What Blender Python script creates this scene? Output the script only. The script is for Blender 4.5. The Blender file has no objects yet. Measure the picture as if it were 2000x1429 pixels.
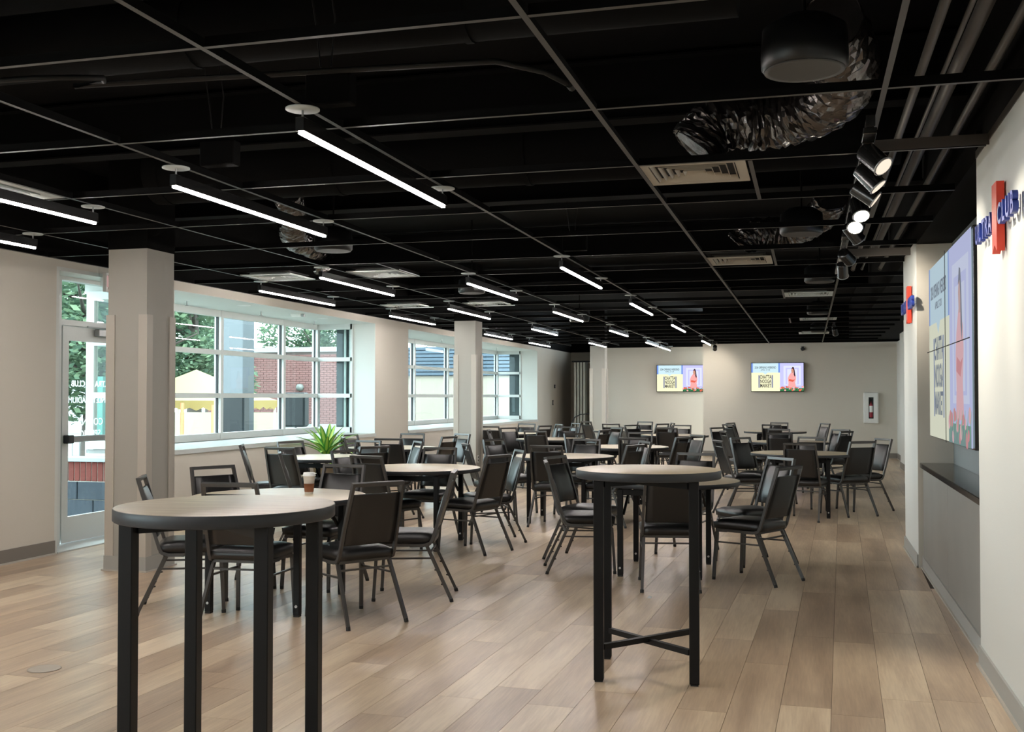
import bpy, bmesh, math, random
from mathutils import Vector, Matrix
R = math.radians
random.seed(7)
C = bpy.context.scene.collection
SC = bpy.context.scene

# ------------------------------------------------------------------ camera
YAW, PITCH, ROLL, EYE = .2705, .0219, .0005, 1.45
cam_data = bpy.data.cameras.new('camera')
cam = bpy.data.objects.new('camera', cam_data); C.objects.link(cam)
cam_data.sensor_width = 36.0
cam_data.lens = 2092.0 / 2000.0 * 36.0
cam_data.shift_y = 13.5 / 2000.0
cam_data.clip_end = 300
cam.location = (0, 0, EYE)
cam.rotation_euler = (math.pi / 2 + PITCH, 0, YAW)
SC.camera = cam
# ------------------------------------------------------------------ exposure, sky, sun
SC.view_settings.view_transform = 'Standard'
SC.view_settings.look = 'None'
SC.view_settings.gamma = 1.0
SC.view_settings.use_curve_mapping = False
SC.view_settings.exposure = 0.45
SC.cycles.use_denoising = True
SC.cycles.max_bounces = 8
SC.cycles.diffuse_bounces = 5
SC.cycles.glossy_bounces = 4
SC.cycles.transparent_max_bounces = 12
SC.cycles.sample_clamp_indirect = 6.0
world = bpy.data.worlds.new('world'); SC.world = world
world.use_nodes = True
bg = world.node_tree.nodes['Background']
bg.inputs['Color'].default_value = (0.80, 0.93, 1.0, 1)
bg.inputs['Strength'].default_value = 8.0
sun_d = bpy.data.lights.new('sun', 'SUN'); sun = bpy.data.objects.new('sun', sun_d); C.objects.link(sun)
sun_d.energy = 2.0; sun_d.angle = R(3); sun_d.color = (1, .96, .9)
sun.rotation_euler = Vector((-.55, .62, -.72)).to_track_quat('-Z', 'Y').to_euler()
LAMP = 86.0        # brightness of the linear pendants
SPOT = 42.0

# ------------------------------------------------------------------ materials
def lin(c):
    if isinstance(c, str):
        c = c.lstrip('#'); c = [int(c[i:i + 2], 16) / 255 for i in (0, 2, 4)]
        c = [x / 12.92 if x <= .04045 else ((x + .055) / 1.055) ** 2.4 for x in c]
    return (c[0], c[1], c[2], 1)
def mat(name, col, rough=.5, metal=0., spec=.5, bump=0., bscale=80., var=0., vscale=3., emit=None, es=1.):
    m = bpy.data.materials.new(name); m.use_nodes = True
    nt = m.node_tree; b = nt.nodes['Principled BSDF']
    b.inputs['Base Color'].default_value = lin(col)
    b.inputs['Roughness'].default_value = rough
    b.inputs['Metallic'].default_value = metal
    b.inputs['Specular IOR Level'].default_value = spec
    if emit is not None:
        b.inputs['Emission Color'].default_value = lin(emit); b.inputs['Emission Strength'].default_value = es
    tc = None
    if bump or var:
        tc = nt.nodes.new('ShaderNodeNewGeometry')
    if var:
        n = nt.nodes.new('ShaderNodeTexNoise'); n.inputs['Scale'].default_value = vscale; n.inputs['Detail'].default_value = 5
        nt.links.new(tc.outputs['Position'], n.inputs['Vector'])
        mr = nt.nodes.new('ShaderNodeMapRange'); mr.inputs['To Min'].default_value = 1 - var; mr.inputs['To Max'].default_value = 1 + var
        nt.links.new(n.outputs['Fac'], mr.inputs['Value'])
        mx = nt.nodes.new('ShaderNodeMix'); mx.data_type = 'RGBA'; mx.blend_type = 'MULTIPLY'; mx.inputs['Factor'].default_value = 1
        mx.inputs[6].default_value = lin(col)
        nt.links.new(mr.outputs['Result'], mx.inputs[7]); nt.links.new(mx.outputs[2], b.inputs['Base Color'])
    if bump:
        n2 = nt.nodes.new('ShaderNodeTexNoise'); n2.inputs['Scale'].default_value = bscale; n2.inputs['Detail'].default_value = 3
        nt.links.new(tc.outputs['Position'], n2.inputs['Vector'])
        bp = nt.nodes.new('ShaderNodeBump'); bp.inputs['Strength'].default_value = bump; bp.inputs['Distance'].default_value = .002
        nt.links.new(n2.outputs['Fac'], bp.inputs['Height']); nt.links.new(bp.outputs['Normal'], b.inputs['Normal'])
    return m
def emat(name, col, s):
    m = bpy.data.materials.new(name); m.use_nodes = True; nt = m.node_tree
    nt.nodes.remove(nt.nodes['Principled BSDF']); e = nt.nodes.new('ShaderNodeEmission')
    e.inputs['Color'].default_value = lin(col); e.inputs['Strength'].default_value = s
    nt.links.new(e.outputs[0], nt.nodes['Material Output'].inputs[0]); return m

WALL = mat('wall_paint', '#cdc8bd', .75, bump=.25, bscale=160)
WALL_R = mat('wall_paint_pale', '#d5d7d3', .72, bump=.25, bscale=160)
WHITE = mat('white_paint', '#d0d4d0', .6, bump=.1)
BLACKP = mat('black_ceiling_paint', (.0022, .0022, .0022), .9, spec=.12, bump=.4, bscale=30)
TEE = mat('ceiling_tee_grey', (.06, .058, .056), .5, spec=.4)
BASE = mat('rubber_base_taupe', '#7d7871', .5)
BASE_R = mat('rubber_base_grey', '#a5a6a2', .5)
BASE_LIP = mat('base_lip', '#b9b5ac', .5)
ALU = mat('window_aluminium', '#c9cecc', .45, metal=.1)
GASKET = mat('window_gasket', '#23282b', .6)
GUARD = mat('corner_guard', '#b9b4aa', .45)
COLUMN = mat('column_paint', '#a8a69e', .7, bump=.25, bscale=160)
FRAME = mat('chair_frame_metal', (.085, .082, .08), .36, metal=.5)
VINYL = mat('charcoal_vinyl', (.006, .0058, .0058), .34, spec=.62, bump=.35, bscale=220)
RUBBER = mat('black_rubber', (.012, .012, .012), .6)
TBLACK = mat('black_table_metal', (.005, .0053, .0063), .42, spec=.28)
TEDGE = mat('dark_table_edge', (.026, .029, .034), .45, spec=.45)
BOLT = mat('steel_bolt', (.6, .6, .6), .3, metal=1)
SILVER = mat('brushed_silver', '#9fa2a2', .35, metal=.6)
TRACKB = mat('gloss_black', (.01, .01, .01), .22, spec=.7)
STONE = mat('black_counter_stone', '#2b2826', .18, spec=.6, var=.35, vscale=14)
TILE = mat('grey_backsplash', '#8d9698', .5, var=.06, vscale=4)
PANEL = mat('grey_concrete_laminate', '#8f8e88', .5, var=.14, vscale=2.2)
FOIL = mat('foil_duct_wrap', (.13, .12, .115), .25, metal=.9, bump=1.0, bscale=45)
CHROME_WHITE = mat('white_enamel', '#e4e6e4', .35)
DRUM = mat('dark_speaker_housing', (.005, .0055, .006), .4)
DRUMF = mat('speaker_grille', (.045, .043, .04), .6)
CANOPY = mat('pale_grey_metal', '#b9bfbe', .5)
PIPE = mat('conduit_brown_grey', (.06, .052, .045), .5)
VENTW = mat('vent_enamel', '#a89f90', .5)
VENTD = mat('vent_throat', (.02, .02, .02), .8)
BARLIT = emat('pendant_diffuser', (1.0, .93, .885), LAMP)
SPOTLIT = emat('spot_lens', (1, .9, .74), 45)
SPOTDIM = emat('spot_lens_edge', (1, .82, .66), .8)

def wood_floor():
    m = bpy.data.materials.new('oak_plank'); m.use_nodes = True; nt = m.node_tree; N = nt.nodes; L = nt.links
    b = N['Principled BSDF']
    oi = N.new('ShaderNodeObjectInfo'); ge = N.new('ShaderNodeNewGeometry')
    ad = N.new('ShaderNodeMath'); ad.operation = 'ADD'; L.new(oi.outputs['Random'], ad.inputs[0]); L.new(ge.outputs['Random Per Island'], ad.inputs[1])
    fr = N.new('ShaderNodeMath'); fr.operation = 'FRACT'; L.new(ad.outputs[0], fr.inputs[0])
    mp = N.new('ShaderNodeMapping'); mp.inputs['Scale'].default_value = (7, .7, 1); mp.inputs['Rotation'].default_value = (0, 0, R(1.6))
    cx = N.new('ShaderNodeCombineXYZ'); mu = N.new('ShaderNodeMath'); mu.operation = 'MULTIPLY'; mu.inputs[1].default_value = 60
    L.new(fr.outputs[0], mu.inputs[0]); L.new(mu.outputs[0], cx.inputs[0]); L.new(mu.outputs[0], cx.inputs[1]); L.new(mu.outputs[0], cx.inputs[2])
    L.new(ge.outputs['Position'], mp.inputs['Vector']); L.new(cx.outputs[0], mp.inputs['Location'])
    n1 = N.new('ShaderNodeTexNoise'); n1.inputs['Scale'].default_value = 1.1; n1.inputs['Detail'].default_value = 7; n1.inputs['Roughness'].default_value = .6; n1.inputs['Distortion'].default_value = .15
    L.new(mp.outputs[0], n1.inputs['Vector'])
    mp2 = N.new('ShaderNodeMapping'); mp2.inputs['Scale'].default_value = (60, 3, 1); L.new(ge.outputs['Position'], mp2.inputs['Vector']); L.new(cx.outputs[0], mp2.inputs['Location'])
    n2 = N.new('ShaderNodeTexNoise'); n2.inputs['Scale'].default_value = 1.6; n2.inputs['Detail'].default_value = 5; L.new(mp2.outputs[0], n2.inputs['Vector'])
    mp3 = N.new('ShaderNodeMapping'); mp3.inputs['Scale'].default_value = (3.2, .8, 1); L.new(ge.outputs['Position'], mp3.inputs['Vector']); L.new(cx.outputs[0], mp3.inputs['Location'])
    n3 = N.new('ShaderNodeTexNoise'); n3.inputs['Scale'].default_value = 1.2; n3.inputs['Detail'].default_value = 2; L.new(mp3.outputs[0], n3.inputs['Vector'])
    r1 = N.new('ShaderNodeValToRGB'); e = r1.color_ramp.elements
    e[0].position = .0; e[0].color = lin('#8d7763'); e[1].position = 1; e[1].color = lin('#dfcaad')
    k = e.new(.45); k.color = lin('#b59d84'); k = e.new(.75); k.color = lin('#cbb498')
    m1 = N.new('ShaderNodeMath'); m1.operation = 'MULTIPLY_ADD'; m1.inputs[1].default_value = .52; m1.inputs[2].default_value = .09; L.new(fr.outputs[0], m1.inputs[0])
    m2 = N.new('ShaderNodeMath'); m2.operation = 'MULTIPLY_ADD'; m2.inputs[1].default_value = 1.25; L.new(n1.outputs['Fac'], m2.inputs[0]); m2.inputs[2].default_value = -.47
    m3 = N.new('ShaderNodeMath'); m3.operation = 'ADD'; L.new(m1.outputs[0], m3.inputs[0]); L.new(m2.outputs[0], m3.inputs[1])
    m4 = N.new('ShaderNodeMath'); m4.operation = 'MULTIPLY_ADD'; m4.inputs[1].default_value = .5; L.new(n2.outputs['Fac'], m4.inputs[0]); L.new(m3.outputs[0], m4.inputs[2])
    m5 = N.new('ShaderNodeMath'); m5.operation = 'MULTIPLY_ADD'; m5.inputs[1].default_value = .35; L.new(n3.outputs['Fac'], m5.inputs[0]); L.new(m4.outputs[0], m5.inputs[2])
    m6 = N.new('ShaderNodeMath'); m6.operation = 'SUBTRACT'; m6.inputs[1].default_value = .29; L.new(m5.outputs[0], m6.inputs[0])
    L.new(m6.outputs[0], r1.inputs['Fac']); L.new(r1.outputs['Color'], b.inputs['Base Color'])
    rr = N.new('ShaderNodeMapRange'); rr.inputs['To Min'].default_value = .285; rr.inputs['To Max'].default_value = .37; L.new(n1.outputs['Fac'], rr.inputs['Value']); L.new(rr.outputs[0], b.inputs['Roughness'])
    b.inputs['Specular IOR Level'].default_value = .85
    bp = N.new('ShaderNodeBump'); bp.inputs['Strength'].default_value = .25; bp.inputs['Distance'].default_value = .0015; L.new(n2.outputs['Fac'], bp.inputs['Height']); L.new(bp.outputs[0], b.inputs['Normal'])
    return m
OAK = wood_floor()
def laminate():
    m = bpy.data.materials.new('pale_oak_laminate'); m.use_nodes = True; nt = m.node_tree; N = nt.nodes; L = nt.links
    b = N['Principled BSDF']; tc = N.new('ShaderNodeTexCoord'); mp = N.new('ShaderNodeMapping'); mp.inputs['Scale'].default_value = (3, 26, 3)
    n = N.new('ShaderNodeTexNoise'); n.inputs['Scale'].default_value = 1.3; n.inputs['Detail'].default_value = 6
    L.new(tc.outputs['Object'], mp.inputs[0]); L.new(mp.outputs[0], n.inputs['Vector'])
    r = N.new('ShaderNodeValToRGB'); e = r.color_ramp.elements; e[0].position = .3; e[0].color = lin('#c2b197'); e[1].position = .75; e[1].color = lin('#dccfb5')
    L.new(n.outputs['Fac'], r.inputs[0]); L.new(r.outputs[0], b.inputs['Base Color']); b.inputs['Roughness'].default_value = .33
    return m
LAM = laminate()
def glass():
    m = bpy.data.materials.new('clear_glass'); m.use_nodes = True; nt = m.node_tree; N = nt.nodes; L = nt.links
    N.remove(N['Principled BSDF']); t = N.new('ShaderNodeBsdfTransparent'); t.inputs[0].default_value = (.90, .95, .94, 1)
    g = N.new('ShaderNodeBsdfGlossy'); g.inputs['Roughness'].default_value = .02; g.inputs['Color'].default_value = (.5, .54, .56, 1)
    f = N.new('ShaderNodeFresnel'); f.inputs[0].default_value = 1.45; x = N.new('ShaderNodeMixShader')
    gg = N.new('ShaderNodeNewGeometry'); iv = N.new('ShaderNodeMath'); iv.operation = 'SUBTRACT'; iv.inputs[0].default_value = 1; L.new(gg.outputs['Backfacing'], iv.inputs[1])
    ml = N.new('ShaderNodeMath'); ml.operation = 'MULTIPLY'; L.new(f.outputs[0], ml.inputs[0]); L.new(iv.outputs[0], ml.inputs[1])
    L.new(ml.outputs[0], x.inputs[0]); L.new(t.outputs[0], x.inputs[1]); L.new(g.outputs[0], x.inputs[2]); L.new(x.outputs[0], N['Material Output'].inputs[0])
    return m
GLASS = glass()
def leafmat(name, c1, c2, trans=.45, scale=1.5):
    m = bpy.data.materials.new(name); m.use_nodes = True; nt = m.node_tree; N = nt.nodes; L = nt.links
    N.remove(N['Principled BSDF']); d = N.new('ShaderNodeBsdfDiffuse'); t = N.new('ShaderNodeBsdfTranslucent'); x = N.new('ShaderNodeMixShader'); x.inputs[0].default_value = trans
    g = N.new('ShaderNodeNewGeometry'); r = N.new('ShaderNodeValToRGB'); r.color_ramp.elements[0].color = lin(c1); r.color_ramp.elements[1].color = lin(c2)
    L.new(g.outputs['Random Per Island'], r.inputs[0]); L.new(r.outputs[0], d.inputs[0]); L.new(r.outputs[0], t.inputs[0])
    L.new(d.outputs[0], x.inputs[1]); L.new(t.outputs[0], x.inputs[2]); L.new(x.outputs[0], N['Material Output'].inputs[0]); return m
FOLIAGE = leafmat('tree_foliage', '#52695a', '#7f9678')
def variegated():
    m = bpy.data.materials.new('variegated_leaf'); m.use_nodes = True; nt = m.node_tree; N = nt.nodes; L = nt.links
    b = N['Principled BSDF']; a = N.new('ShaderNodeAttribute'); a.attribute_name = 'across'
    r = N.new('ShaderNodeValToRGB'); e = r.color_ramp.elements
    e[0].position = 0; e[0].color = lin('#b9cf6a'); e[1].position = 1; e[1].color = lin('#4f9a45')
    k = e.new(.3); k.color = lin('#a9c65c'); k = e.new(.5); k.color = lin('#3f8a3c')
    L.new(a.outputs['Fac'], r.inputs[0]); L.new(r.outputs[0], b.inputs['Base Color']); b.inputs['Roughness'].default_value = .35
    b.inputs['Transmission Weight'].default_value = 0
    return m
LEAF = variegated()

# ------------------------------------------------------------------ mesh builder
class MB:
    def __init__(s): s.v = []; s.f = []; s.sm = []
    def add(s, vs, fs, smooth=False):
        o = len(s.v); s.v += [tuple(v) for v in vs]; s.f += [tuple(i + o for i in f) for f in fs]; s.sm += [smooth] * len(fs); return s
    def box(s, x0, x1, y0, y1, z0, z1):
        if x0 > x1: x0, x1 = x1, x0
        if y0 > y1: y0, y1 = y1, y0
        if z0 > z1: z0, z1 = z1, z0
        return s.add([(x0, y0, z0), (x1, y0, z0), (x1, y1, z0), (x0, y1, z0), (x0, y0, z1), (x1, y0, z1), (x1, y1, z1), (x0, y1, z1)],
                     [(3, 2, 1, 0), (4, 5, 6, 7), (0, 1, 5, 4), (1, 2, 6, 5), (2, 3, 7, 6), (3, 0, 4, 7)])
    def hexa(s, p):   # 8 points: 4 bottom ccw, 4 top
        return s.add(p, [(3, 2, 1, 0), (4, 5, 6, 7), (0, 1, 5, 4), (1, 2, 6, 5), (2, 3, 7, 6), (3, 0, 4, 7)])
    def tube(s, path, r, n=8, smooth=True, phase=0., caps=True, radii=None, squash=None):
        P = [Vector(p) for p in path]; m = len(P); T = []
        for i in range(m):
            a = P[max(i - 1, 0)]; b = P[min(i + 1, m - 1)]; T.append((b - a).normalized())
        u = T[0].cross(Vector((0, 0, 1)))
        if u.length < .15: u = T[0].cross(Vector((0, 1, 0)))
        u.normalize(); vs = []
        for i in range(m):
            if i: u = (u - T[i] * u.dot(T[i])).normalized()
            w = T[i].cross(u); rr = radii[i] if radii else r
            k = 1.
            if 0 < i < m - 1:
                c = (P[i] - P[i - 1]).normalized().dot((P[i + 1] - P[i]).normalized()); k = 1 / max(math.sqrt((1 + c) / 2), .5)
            for j in range(n):
                a = 2 * math.pi * j / n + phase
                vs.append(P[i] + (u * math.cos(a) + w * math.sin(a)) * rr * (k if n == 4 else 1))
        fs = [(i * n + j, i * n + (j + 1) % n, (i + 1) * n + (j + 1) % n, (i + 1) * n + j) for i in range(m - 1) for j in range(n)]
        s.add(vs, fs, smooth)
        if caps:
            s.add(vs[:n], [tuple(range(n))[::-1]]); s.add(vs[-n:], [tuple(range(n))])
        return s
    def sq(s, path, w):  # square tube of side w
        return s.tube(path, w / math.sqrt(2), 4, False, math.pi / 4)
    def lathe(s, prof, n=32, c=(0, 0, 0), smooth=True):
        m = len(prof); vs = []
        for r, z in prof:
            for j in range(n):
                a = 2 * math.pi * j / n; vs.append((c[0] + r * math.cos(a), c[1] + r * math.sin(a), c[2] + z))
        fs = [(i * n + j, i * n + (j + 1) % n, (i + 1) * n + (j + 1) % n, (i + 1) * n + j) for i in range(m - 1) for j in range(n)]
        s.add(vs, fs, smooth)
        if prof[0][0] > 1e-5: s.add(vs[:n], [tuple(range(n))[::-1]])
        if prof[-1][0] > 1e-5: s.add(vs[-n:], [tuple(range(n))])
        return s
    def poly(s, pts, th, M):   # prism: 2-D outline pushed th along local z, placed by M
        n = len(pts); a = [M @ Vector((x, y, 0)) for x, y in pts]; b = [M @ Vector((x, y, th)) for x, y in pts]
        return s.add(a + b, [tuple(range(n))[::-1], tuple(range(n, 2 * n))] + [(i, (i + 1) % n, n + (i + 1) % n, n + i) for i in range(n)])
    def mesh(s, name, bevel=0., seg=1):
        me = bpy.data.meshes.new(name); me.from_pydata(s.v, [], s.f)
        me.polygons.foreach_set('use_smooth', s.sm); me.update()
        if bevel:
            bm = bmesh.new(); bm.from_mesh(me)
            bmesh.ops.bevel(bm, geom=bm.edges[:], offset=bevel, segments=seg, affect='EDGES', clamp_overlap=True)
            bm.to_mesh(me); bm.free()
        return me
def tag(o, label=None, cat=None, group=None, kind=None):
    if label: o['label'] = label
    if cat: o['category'] = cat
    if group: o['group'] = group
    if kind: o['kind'] = kind
    return o
def link(name, me, m=None, parent=None, loc=None, rz=None):
    o = bpy.data.objects.new(name, me)
    if m is not None and not me.materials: me.materials.append(m)
    C.objects.link(o)
    if parent: o.parent = parent
    if loc is not None: o.location = loc
    if rz is not None: o.rotation_euler = (0, 0, rz)
    return o
def obj(name, mb, m, parent=None, bevel=0., seg=1, loc=None, rz=None):
    return link(name, mb.mesh(name, bevel, seg), m, parent, loc, rz)
def empty(name, loc=(0, 0, 0), rz=0.):
    o = bpy.data.objects.new(name, None); C.objects.link(o); o.location = loc; o.rotation_euler = (0, 0, rz); o.empty_display_size = .1; return o
def thing(name, label, cat, loc=(0, 0, 0), rz=0., group=None):
    return tag(empty(name, loc, rz), label, cat, group)
def copy_tree(o, parent=None):
    c = o.copy(); C.objects.link(c); c.parent = parent
    for ch in list(o.children): copy_tree(ch, c)
    return c
def struct(name, mb, m, parent=None, bevel=0.):
    o = obj(name, mb, m, parent, bevel)
    if parent is None: o['kind'] = 'structure'
    return o
def sgroup(name):
    o = empty(name); o['kind'] = 'structure'; return o
def MX(o, u, v):
    u = Vector(u); v = Vector(v); n = u.cross(v)
    return Matrix(((u.x, v.x, n.x, o[0]), (u.y, v.y, n.y, o[1]), (u.z, v.z, n.z, o[2]), (0, 0, 0, 1)))
def text(name, body, size, M, m, parent=None, ext=.002, align='CENTER', sx=1., weight=0.):
    cu = bpy.data.curves.new(name, 'FONT'); cu.body = body; cu.size = size; cu.extrude = ext; cu.align_x = align; cu.align_y = 'CENTER'; cu.offset = weight; cu.resolution_u = 3
    t = bpy.data.objects.new('tmp', cu); C.objects.link(t)
    me = bpy.data.meshes.new_from_object(t.evaluated_get(bpy.context.evaluated_depsgraph_get()))
    bpy.data.objects.remove(t); bpy.data.curves.remove(cu)
    me.materials.clear(); me.name = name
    me.transform(Matrix.Diagonal((sx, 1, 1, 1))); me.transform(M)
    o = link(name, me, m, parent); return o

CH = 2.72      # ceiling grid height
XL, XR = -6.7, .886
YB = -5.0      # wall behind the photographer
# ================================================================== SETTING
# ---- floor: sub-floor plus oak planks
sub = MB().box(-7.1, 2.3, YB, 31.0, -.12, -.006)
floor = struct('floor', sub, mat('dark_subfloor', '#4a4038', .9))
PW, PL, TH = .229, 1.52, R(1.6)
fd = Vector((math.sin(TH), math.cos(TH), 0)); fr_ = Vector((math.cos(TH), -math.sin(TH), 0))
plank_mesh = MB().hexa([(-PW / 2 + .001, -PL / 2 + .001, -.006), (PW / 2 - .001, -PL / 2 + .001, -.006), (PW / 2 - .001, PL / 2 - .001, -.006), (-PW / 2 + .001, PL / 2 - .001, -.006),
                        (-PW / 2 + .001, -PL / 2 + .001, 0), (PW / 2 - .001, -PL / 2 + .001, 0), (PW / 2 - .001, PL / 2 - .001, 0), (-PW / 2 + .001, PL / 2 - .001, 0)]).mesh('plank')
rest = MB(); cand = []
rnd = random.Random(3)
for i in range(-36, 14):
    off = rnd.random() * PL
    for j in range(-5, 22):
        c = fr_ * (i * PW + .06) + fd * (j * PL + off)
        if not (YB + .7 < c.y < 30.4): continue
        xr = 1.0 if c.y < 11 else (1.6 if c.y < 19 else 2.05)
        if not (-7.0 < c.x < xr): continue
        if c.x < -6.75 and not (8.6 < c.y < 9.8): continue
        f = c.x * -math.sin(YAW) + c.y * math.cos(YAW); r_ = c.x * math.cos(YAW) + c.y * math.sin(YAW)
        vis = f > 2.6 and abs(r_ / max(f, .1)) < .52
        cand.append(((0 if vis else 100) + math.hypot(c.x, c.y), c))
cand.sort(key=lambda t: t[0])
for k, (d, c) in enumerate(cand):
    if k < 298:
        link('floor_plank', plank_mesh, OAK, floor, c, -TH)
    else:
        h = [c + fr_ * (sx * (PW / 2 - .001)) + fd * (sy * (PL / 2 - .001)) for sx, sy in ((-1, -1), (1, -1), (1, 1), (-1, 1))]
        rest.hexa([(p.x, p.y, -.006) for p in h] + [(p.x, p.y, 0) for p in h])
tag(obj('floor_plank_field', rest, OAK, floor), kind='stuff')

# ---- left wall with door recess and two window bays
WT = .34
BZ0, BZ1 = .84, 2.62         # sill, soffit
B1 = (10.30, 15.96); B2 = (17.42, 26.60); BD = -7.74
wl = MB()
for y0, y1 in ((YB, -3.6), (2.4, 8.40), (10.02, B1[0]), (B1[1], B2[0]), (B2[1], 31.2)):
    wl.box(XL - WT, XL, y0, y1, -.12, CH)
wl.box(XL - WT, XL, 8.40, 10.02, 2.655, CH)
for b in (B1, B2, (-3.6, 2.4)):
    wl.box(XL - WT, XL, b[0], b[1], BZ1, CH); wl.box(XL - .12, XL, b[0], b[1], -.12, BZ0 - .02)
struct('wall_left', wl, WALL)
up = MB().box(XL - .2, XL + .0, YB, 31.2, CH, 3.7)
struct('wall_left_upper', up, BLACKP)
bb = MB()
def baseboard(name, segs, m, h=.125, t=.012, lip=True):
    b = MB(); l = MB()
    for (x0, y0, x1, y1) in segs:
        d = Vector((x1 - x0, y1 - y0, 0)); n = Vector((-d.y, d.x, 0)).normalized()   # n points into the room (left of travel)
        for q, (tt, z0, z1) in ((b, (t, .0, h)), (l, (t + .012, 0, .014))):
            p = [Vector((x0, y0, 0)), Vector((x1, y1, 0)), Vector((x1, y1, 0)) + n * tt, Vector((x0, y0, 0)) + n * tt]
            q.hexa([(v.x, v.y, z0) for v in p] + [(v.x, v.y, z1) for v in p])
    o = struct(name, b, m)
    obj('base_toe', l, BASE_LIP, o)
    return o
baseboard('baseboard_left', [(XL, 8.40, XL, 2.4), (XL, -3.6, XL, YB), (XL, 2.4, XL, -3.6), (XL, 26.6, XL, 10.02)], BASE)

def bay(n, y0, y1, mull, xside=-7.09, xd=BD):
    """bay window n: soffit, sill, glazed front and glazed far flank"""
    g = sgroup('window_%d' % n)
    obj('bay_soffit', MB().box(xd - .1, XL - .001, y0, y1 + .02, BZ1 - .004, BZ1 + .1), WHITE, g)
    obj('bay_sill', MB().box(xd - .05, XL - .001, y0, y1 + .02, BZ0 - .025, BZ0 + .02), mat('sill_grey', '#9a9d9a', .5), g)
    obj('sill_edge', MB().box(XL, XL + .02, y0, y1, BZ0 - .03, BZ0 + .022), ALU, g)
    obj('bay_apron', MB().box(xd - .08, XL - .12, y0, y1 + .02, -.4, BZ0 - .026), WALL, g)
    obj('bay_return', MB().box(xside, XL - .001, y1 - .012, y1 - .001, BZ0 - .01, BZ1), WHITE, g)
    obj('near_return', MB().box(xside, XL - .001, y0 + .001, y0 + .012, BZ0 - .01, BZ1), WHITE, g)
    t0, t1 = BZ0 + .02, BZ1
    zs = [t0 + .05, t0 + (t1 - t0) / 3 + .015, t0 + 2 * (t1 - t0) / 3 + .015, t1 - .045]
    ys = [y0] + mull + [y1]
    W, D = .035, .05
    for y in ys[:-1]:
        o = obj('mullion', MB().box(xd - D, xd + D, y - W, y + W, t0, t1), ALU, g)
    obj('corner_post', MB().box(xd - D, xd + D, y1 - .045, y1 + .045, t0, t1), ALU, g)
    for k, z in enumerate(zs):
        h = .045 if k in (0, 3) else .032
        for a, b in zip(ys[:-1], ys[1:]):
            obj('transom', MB().box(xd - D * .9, xd + D * .9, a + W, b - W, z - h, z + h), ALU, g)
        obj('flank_transom', MB().box(xd + D, xside, y1 - .04, y1 + .04, z - h, z + h), ALU, g)
        obj('flank_transom', MB().box(xd + D, xside, y0 - .04, y0 + .04, z - h, z + h), ALU, g)
    obj('flank_post', MB().box(xside - .03, xside + .01, y1 - .04, y1 + .04, t0, t1), ALU, g)
    for k in range(3):
        for a, b in zip(ys[:-1], ys[1:]):
            p = obj('pane', MB().box(xd - .012, xd - .006, a + W, b - W, zs[k] + .03, zs[k + 1] - .03), GLASS, g)
            obj('gasket', MB().box(xd - .02, xd + .012, b - W - .012, b - W, zs[k] + .032, zs[k + 1] - .032), GASKET, p)
        obj('pane', MB().box(xd + D, xside - .03, y1 - .003, y1 + .003, zs[k] + .03, zs[k + 1] - .03), GLASS, g)
        obj('pane', MB().box(xd + D, xside - .03, y0 - .003, y0 + .003, zs[k] + .03, zs[k + 1] - .03), GLASS, g)
    # soffit fittings: sprinkler heads, recessed lights, motion sensor
    return g
w1 = bay(1, B1[0], B1[1], [11.18, 12.98, 14.78])
w2 = bay(2, B2[0], B2[1], [18.70, 20.55, 22.65, 24.55], -7.14, -7.80)
w0 = bay(3, -3.6, 2.4, [-2.1, -.6, .9])  # unseen third bay, added to bring daylight onto the near side
def sprinkler(x, y, z, label):
    t = thing('sprinkler_head', label, 'sprinkler', (x, y, z), 0, 'sprinkler heads in the bay soffits')
    obj('escutcheon', MB().lathe([(.001, 0), (.035, -.001), (.035, -.006), (.012, -.01)], 16), CHROME_WHITE, t)
    obj('deflector', MB().lathe([(.006, -.008), (.008, -.05), (.005, -.06), (.022, -.062), (.022, -.065), (.001, -.066)], 12), SILVER, t)
sprinkler(-7.3, 11.5, BZ1, 'pendent sprinkler head in the near bay soffit, beside the first column')
sprinkler(-7.2, 13.15, BZ1, 'pendent sprinkler head in the near bay soffit, above its middle mullion')
sprinkler(-7.35, 15.1, BZ1, 'pendent sprinkler head in the near bay soffit, nearest its far corner')
sprinkler(-7.2, 20.6, BZ1, 'pendent sprinkler head in the far bay soffit, left of the second column')
sprinkler(-7.2, 24.6, BZ1, 'pendent sprinkler head in the far bay soffit, right of the second column')
def recess(x, y, label):
    t = thing('recessed_light', label, 'ceiling light', (x, y, BZ1), 0, 'recessed lights in the bay soffit')
    obj('trim_ring', MB().lathe([(.055, -.001), (.085, -.002), (.085, -.006), (.055, -.008)], 20), CHROME_WHITE, t)
    obj('lens', MB().lathe([(.001, -.003), (.055, -.003)], 20), mat('lens_grey', '#9aa09e', .4), t)
recess(-6.98, 12.3, 'recessed round light in the white bay soffit, nearer one')
recess(-6.98, 14.6, 'recessed round light in the white bay soffit, nearer the far corner')
t = thing('motion_sensor', 'small white sensor box on the near bay soffit', 'sensor', (-6.95, 13.75, BZ1))
obj('housing', MB().box(-.1, .06, -.04, .04, -.045, 0), CHROME_WHITE, t, .006); obj('lens', MB().box(.06, .1, -.03, .03, -.05, -.01), SILVER, t, .006)

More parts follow.
